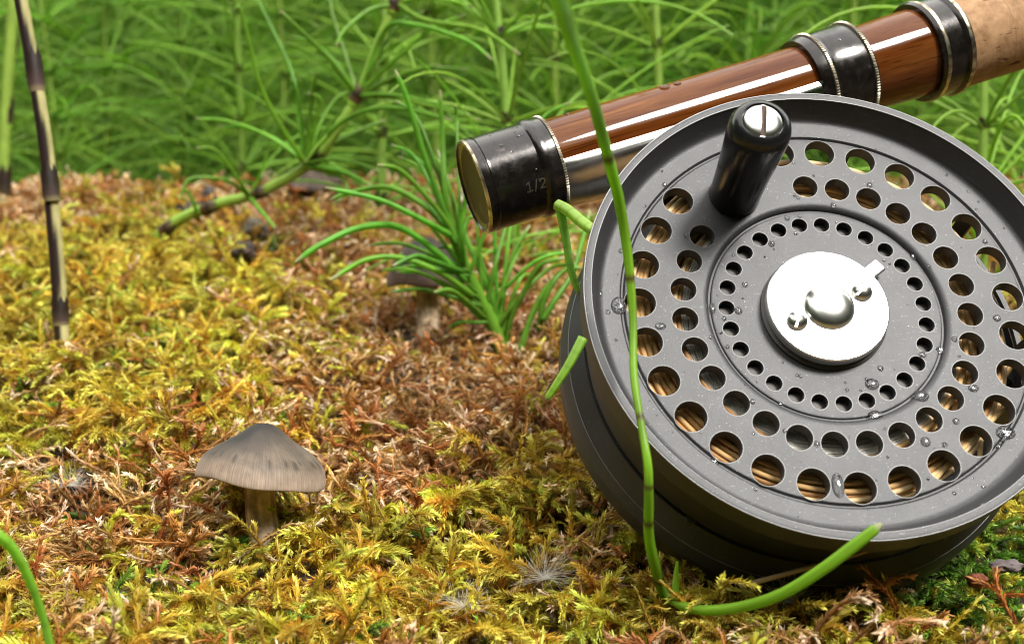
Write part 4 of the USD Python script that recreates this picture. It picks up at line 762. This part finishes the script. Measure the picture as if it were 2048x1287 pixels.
# near-left dark dry stem with pale stripe
d0 = ground_at(127, 740)
dz = 1000 * ((d0 - EYE) @ FWD)
dt = Thing("dry_horsetail_stem", "dark brown and cream striped bare horsetail stem rising from the moss at far left", "horsetail", d0)
dp = [(128, 745, dz), (118, 580, dz), (106, 430, dz - 1), (94, 310, dz - 2), (78, 200, dz - 3), (60, 100, dz - 3), (40, -10, dz - 4), (30, -60, dz - 4)]
P_ = px_curve(dp, 70); v, f = tube(P_, np.linspace(.00178, .00155, 70), 14)
th_ = np.tile(np.arange(14) * 2 * np.pi / 14, 70); nv = v[:980] - np.repeat(P_, 14, 0); side = (nv @ RIGHT) / .0018; k_ = np.repeat(np.arange(70), 14)
w_ = np.clip((side - .30 + .25 * np.sin(k_ * .35)) * 4, 0, 1)[:, None]; Tn = np.array([.018, .008, .006]) * (1 - w_) + np.array([.44, .41, .17]) * w_
dt.part("stem", (v, f), "stem_skin", True, np.vstack([Tn, Tn[:1], Tn[-1:]]))
for a_, b_ in (((74, 175, dz - 3), (62, 90, dz - 3)), ((104, 395, dz - 2), (95, 325, dz - 2)), ((122, 645, dz), (119, 590, dz))):
    A_, B_ = W(*a_), W(*b_); sv, sf, sT = sheath(rs_, A_, A_ + (B_ - A_) * .72, .00170, 16, (np.array([.25, .2, .1]), np.array([.06, .035, .03]), DKB, DKB * .8)); dt.part("sheath", (sv, sf), "stem_skin", True, sT)
# green banded stem behind it
t2 = Thing("banded_horsetail_stem", "thick green horsetail stem with dark bands at the left picture edge", "horsetail", W(8, 470, 470))
P_ = px_curve([(6, 480, 470), (8, 300, 468), (16, 150, 466), (26, 20, 464), (30, -50, 463)], 40); v, f = tube(P_, .0020, 10, .04); t2.part("stem", (v, f), "stem_skin", True, per_ring(np.tile([.22, .36, .05], (40, 1)), 10))
for y0, y1, x_ in ((395, 345, 9), (250, 205, 13), (110, 75, 22)): A_, B_ = W(x_, y0, 468), W(x_ + 1, y1, 467.5); sv, sf, sT = sheath(rs_, A_, B_, .0020, 12); t2.part("sheath", (sv, sf), "stem_skin", True, sT)
# sprout in front of the butt cap
sb0 = ground_at(1005, 712); sz = 1000 * ((sb0 - EYE) @ FWD)
zq = 300.
st_ = Thing("horsetail_sprout", "fresh green horsetail sprout with fanned blades rising beneath the butt cap", "horsetail", sb0)
zz = lambda f: sz + (zq - sz) * f
def bl(pp, r, pale=.15): blade(st_, [(x, y, zz(k_)) for x, y, k_ in pp], r * .58, r * .36, rs_, col=np.array([.15, .36, .032]) * rs_.uniform(.7, 1.35))
v, f = tube(px_curve([(1007, 715, zz(0)), (985, 645, zz(.1)), (955, 585, zz(.2)), (930, 530, zz(.3)), (905, 470, zz(.4))], 24), np.linspace(.0020, .0012, 24), 8, .06); st_.part("stem", (v, f), "stem_skin", True, per_ring(np.tile([.12, .30, .02], (24, 1)), 8))
for pp, r in (([(930, 560, .3), (880, 510, .45), (800, 455, .6), (720, 455, .8), (640, 490, .95), (590, 525, 1)], .0016), ([(945, 590, .25), (880, 545, .5), (800, 515, .6), (730, 520, .7), (660, 560, .9)], .0014), ([(930, 545, .3), (860, 520, .7), (830, 512, .8), (785, 532, .9)], .0013), ([(975, 640, .1), (930, 600, .4), (900, 580, .6), (868, 584, .7)], .0013),
    ([(920, 500, .35), (890, 440, .5), (850, 390, .6), (800, 340, .7), (755, 330, .8)], .0014), ([(915, 490, .4), (880, 400, .5), (845, 300, .6), (815, 200, .7), (790, 140, .75)], .0017), ([(905, 470, .4), (890, 380, .5), (885, 280, .45), (880, 180, .5)], .0016), ([(910, 480, .4), (860, 420, .3), (780, 375, .2), (700, 385, .1), (660, 400, .1)], .0014), ([(900, 470, .45), (845, 440, .7), (760, 400, .8), (650, 375, .9)], .0014),
    ([(930, 540, .3), (925, 480, .5), (935, 440, .5), (945, 432, .5)], .0011), ([(1000, 690, .0), (990, 620, .1), (960, 540, .2), (930, 470, .2), (900, 380, .15), (875, 300, .1)], .0016), ([(985, 660, .05), (985, 590, .1), (960, 510, 0.1), (968, 470, .1)], .0012),
    ([(1005, 710, 0), (1002, 650, .0), (1010, 570, .1), (1030, 500, .1), (1060, 450, .05)], .0014), ([(1012, 712, 0), (1020, 640, .1), (1050, 580, .2), (1080, 530, .3), (1130, 515, .3)], .0014), ([(1040, 700, .2), (1060, 640, .2), (1090, 580, .2), (1130, 540, .2), (1165, 535, .2)], .0015), ([(1080, 660, .25), (1085, 610, .3), (1110, 560, .3), (1140, 530, .2)], .0013), ([(1085, 640, .3), (1110, 600, .3), (1145, 545, .2), (1165, 480, .1), (1180, 420, .0)], .0014), ([(1012, 575, .2), (1060, 530, .3), (1100, 510, .3), (1150, 505, .2)], .0010)):
    bl(pp, r, rs_.uniform(.0, .35))
for k in range(27):
    f0 = rs_.uniform(.05, .95); x0, y0 = 1007 - 100 * f0, 715 - 245 * f0; dx, dy = rs_.normal(-35, 95), -rs_.uniform(110, 380)
    if k % 3 == 0: dx, dy = -rs_.uniform(60, 230), -rs_.uniform(-10, 110)
    bl([(x0, y0, .45 * f0), (x0 + dx * .35, y0 + dy * .45, .45 * f0 + .05), (x0 + dx * .75, y0 + dy * .85, .45 * f0 + rs_.uniform(-.2, .15)), (x0 + dx * 1.1, y0 + dy + 12, .45 * f0 + rs_.uniform(-.3, .1))], rs_.uniform(.0008, .0012), rs_.uniform(0, .5))
# more branchy plants round the rod, each its own thing
for k, (bx, by, H, lab) in enumerate(((1040, .395, .20, "horsetail with stiff upright branches behind the butt cap"), (1330, .41, .19, "horsetail standing behind the middle of the wooden reel seat"), (1960, .36, .14, "horsetail growing between the cork grip and the reel's right rim"), (760, .455, .24, "horsetail with arching branches left of the butt cap, behind the mushroom"), (2060, .42, .2, "horsetail behind the cork grip at the right picture edge"))):
    x = (bx - 1024) / FPX * by / CP; b = np.array([x, by, float(G(x, by))])
    horsetail("near_horsetail", lab, b, H, .0021, np.random.default_rng(60 + k), 7, 8, .075, (.01 * (k - 2), .01), group="near horsetails round the rod", first=0, lod=13)
# the long front stem that crosses the reel
fb = ground_at(1335, 1205); fz = 1000 * ((fb - EYE) @ FWD)
ft = Thing("long_green_stem", "long thin jointed green stem arching up across the front of the reel and rod", "grass stem", fb)
fpts = [(1338, 1212, fz), (1318, 1160, 207), (1299, 1080, 197), (1298, 1000, 190), (1296, 930, 188), (1283, 850, 190), (1268, 750, 193), (1266, 640, 196), (1258, 530, 196), (1240, 410, 192), (1212, 300, 182), (1185, 200, 168), (1150, 100, 150), (1118, 0, 132), (1085, -90, 115)]
P_ = px_curve(fpts, 120); zc = (P_ - EYE) @ FWD; wpx = np.interp(np.linspace(0, 1, 120), [0, .08, .2, .35, .5, .65, .8, .9, 1], [22, 22, 20, 16, 16, 22, 25, 36, 58]); rad = wpx / 2 * zc / FPX
v, f = tube(P_, rad, 10, .05); T = np.tile([.22, .46, .03], (120, 1)) * (1 + .15 * np.sin(np.arange(120) * .4))[:, None]
for k in (9, 21, 29, 44, 66, 84): T[k] = [.12, .08, .03]
ft.part("stem", (v, f), "horsetail_green", True, per_ring(T, 10, stripe=.14))
bp_ = [(1325, 1165, 207), (1345, 1200, 206), (1400, 1219, 200), (1480, 1213, 194), (1560, 1188, 188), (1640, 1140, 184), (1710, 1088, 182), (1764, 1046, 181)]
P_ = px_curve(bp_, 50); zc = (P_ - EYE) @ FWD; rad = np.interp(np.linspace(0, 1, 50), [0, .15, .5, .85, .96, 1], [6, 9, 11.5, 12.5, 11, 3]) * zc / FPX
v, f = tube(P_, rad, 10, .04); u = np.linspace(0, 1, 50)[:, None]; ft.part("side_blade", (v, f), "horsetail_green", True, per_ring(np.where(u > .97, np.array([.45, .5, .25]), np.array([.20, .44, .03]) * (1 + .2 * u)), 10, stripe=.12))
v, f = tube(px_curve([(1350, 1195, 207), (1352, 1150, 206), (1355, 1122, 205)], 10), np.linspace(.0007, .0002, 10), 6); ft.part("bud", (v, f), "horsetail_green", True, per_ring(np.tile(GREEN * 1.2, (10, 1)), 6))
# blade at lower left, blade at the reel's left, snapped piece by the cap
lb = Thing("grass_blade", "curved green grass blade in the lower left corner", "grass blade", ground_at(100, 1287)); blade(lb, [(105, 1310, 178), (85, 1230, 176), (55, 1150, 172), (20, 1090, 168), (-20, 1060, 165)], .0006, .0007, rs_, .1, name="blade")
rz = (RC + RU * -40 + RV * -10 + RN * 3)[2]
lb = Thing("grass_blade", "slanting green blade crossing the reel's left edge over the back plate", "grass blade", W(1090, 800, rz - 2)); blade(lb, [(1166, 676, rz - 1), (1140, 725, rz - 2), (1115, 765, rz - 2), (1092, 800, rz - 1)], .0008, .0005, rs_, .3, name="blade")
lb = Thing("snapped_sprig", "pale green snapped horsetail piece between butt cap and reel rim", "horsetail", W(1150, 590, 214)); 
blade(lb, [(1112, 408, 219), (1135, 420, 218), (1165, 445, 216), (1192, 465, 214)], .00085, .0009, rs_, .7, name="broken_joint"); blade(lb, [(1120, 415, 219.5), (1132, 480, 221), (1142, 540, 222), (1160, 590, 223)], .0009, .0006, rs_, .45, name="branch")

sw = Thing("dry_straw", "thin pale dry straw lying along the moss under the reel's lower right edge", "straw", W(1500, 1168, 203))
P_ = px_curve([(1480, 1172, 203), (1560, 1150, 201), (1640, 1128, 200), (1720, 1106, 200), (1800, 1076, 202)], 20); v, f = tube(P_, np.linspace(.0005, .00025, 20), 6); sw.part("stalk", (v, f), "stem_skin", True, per_ring(np.tile([.34, .24, .11], (20, 1)), 6))

# ------------------------------------------------------------------ small litter
def lump(px_, py_, size, col, seed, squash=(1, 1, .7), lift=.003, z=None):
    g = ground_at(px_, py_) + [0, 0, lift]; s = trimesh.creation.icosphere(3, 1.0); v = np.array(s.vertices); v = v * (1 + .9 * (meshkit.fbm(v * 2.2 + seed, 3, seed) - .5)[:, None]) * np.array(squash) * size + g
    return (v, np.array(s.faces), np.tile(col, (len(v), 1)))
for px_, py_, s_, c, sq, lab in ((388, 468, .0040, (.03, .02, .015), (1.5, .8, .6), "dark flat bark scrap under the leaning horsetail"), (420, 445, .0034, (.06, .05, .045), (.8, .8, 1.2), "grey knobbly cone scale under the leaning horsetail"), (513, 515, .0042, (.075, .06, .04), (1, 1, .9), "crumbly grey cone scrap in the middle of the far moss"), (488, 560, .0038, (.035, .02, .012), (1, 1, .8), "dark brown nut shell nestled in the moss below the cone scrap"), (622, 425, .0080, (.07, .045, .03), (1.4, .8, .7), "dark torn bark piece on the moss crest left of the butt cap"), (1010, 455, .012, (.50, .45, .36), (1.6, .8, .7), "pale stone on the crest beneath the butt cap"), (330, 395, .006, (.40, .36, .33), (1.5, .7, .6), "pale bark chip on the far left moss crest"), (1950, 1262, .0015, (.16, .04, .015), (1.2, 1, .8), "shiny red brown seed husk in the lower right corner"), (2010, 1228, .0018, (.13, .10, .10), (1.5, .8, .6), "grey shrivelled leaf scrap on the dark moss at lower right")):
    v, f, T = lump(px_, py_, s_, c, int(px_), sq, .0085); solo("litter", (v, f), "debris", lab, "litter", None, smooth=True, tone=T)
def fluff(px_, py_, R, n, lab, seed, lift=.006):
    g = ground_at(px_, py_) + [0, 0, lift]; r_ = np.random.default_rng(seed); pts, cnt = [], []
    for k in range(n):
        d = r_.normal(0, 1, 3); d[2] = abs(d[2]) * .7; d /= np.linalg.norm(d); L = R * r_.uniform(.5, 1); w = r_.normal(0, .35, 3); c = np.array([d * L * q + np.cross(w, d) * L * q * q for q in np.linspace(0, 1, 5)]); pts.append(c); cnt.append(5)
    path = fresh("/World", "seed_fluff"); bc = UsdGeom.BasisCurves.Define(stage, path); bc.CreateTypeAttr("linear"); bc.CreateCurveVertexCountsAttr(Vt.IntArray(cnt)); bc.CreatePointsAttr(Vt.Vec3fArray.FromNumpy(np.vstack(pts).astype(np.float32)))
    bc.CreateWidthsAttr(Vt.FloatArray([.000028])); bc.SetWidthsInterpolation("constant"); UsdShade.MaterialBindingAPI.Apply(bc.GetPrim()).Bind(LOOKS["fluff"]); bc.AddTranslateOp().Set(Gf.Vec3d(*map(float, g))); tag(bc.GetPrim(), lab, "seed fluff")
fluff(1090, 1225, .0062, 130, "white seed fluff tuft on the moss below the reel's bottom edge", 1)
fluff(140, 1030, .0060, 110, "white seed fluff tuft on the brown moss left of the near mushroom", 2)
fluff(1570, 1275, .0060, 120, "pale fluff at the bottom edge under the curved blade", 3)
fluff(1905, 1085, .0045, 70, "thin fluff strands on the green moss right of the reel's foot", 4)
fluff(930, 1285, .005, 90, "white fluff at the bottom edge below the centre moss", 5)

# leafy growth beyond the horsetails, plus an unseen ring added to darken reflections
def leafy(rng, n=420, R=.42):
    out = []
    for k in range(n):
        p = rng.normal(0, 1, 3); p *= R * rng.uniform(.35, 1) ** .5 / np.linalg.norm(p); d = rng.normal(0, 1, 3); d[2] *= .5; d /= np.linalg.norm(d); nn = np.array([rng.normal(0, .4), rng.normal(0, .4), 1]); c = np.array([.05, .11, .018]) * rng.uniform(.6, 1.5)
        out.append(leaf(p, d, nn, rng.uniform(.06, .11), .045, -.2, c, c * 1.1))
    return join(out)
tr = np.random.default_rng(12); tp = []
for k in range(1500):
    a_ = tr.uniform(0, 2 * np.pi); front = math.sin(a_) > .25; r_ = tr.uniform(5.6, 7.5) if front else tr.uniform(1.7, 3.4); x, y = r_ * math.cos(a_), r_ * math.sin(a_); tp.append((x, y, float(G(x, y)) + tr.uniform(.05, 1.0) ** 1.2 * (2.4 if front else 1.7)))
instancer("thicket", [leafy(tr) for k in range(4)], "horsetail_green", np.array(tp), "dark leafy shrubs past the horsetails, with an added unseen ring dimming sky reflections", "shrubs", .8, 1.3, 1.0, .4)
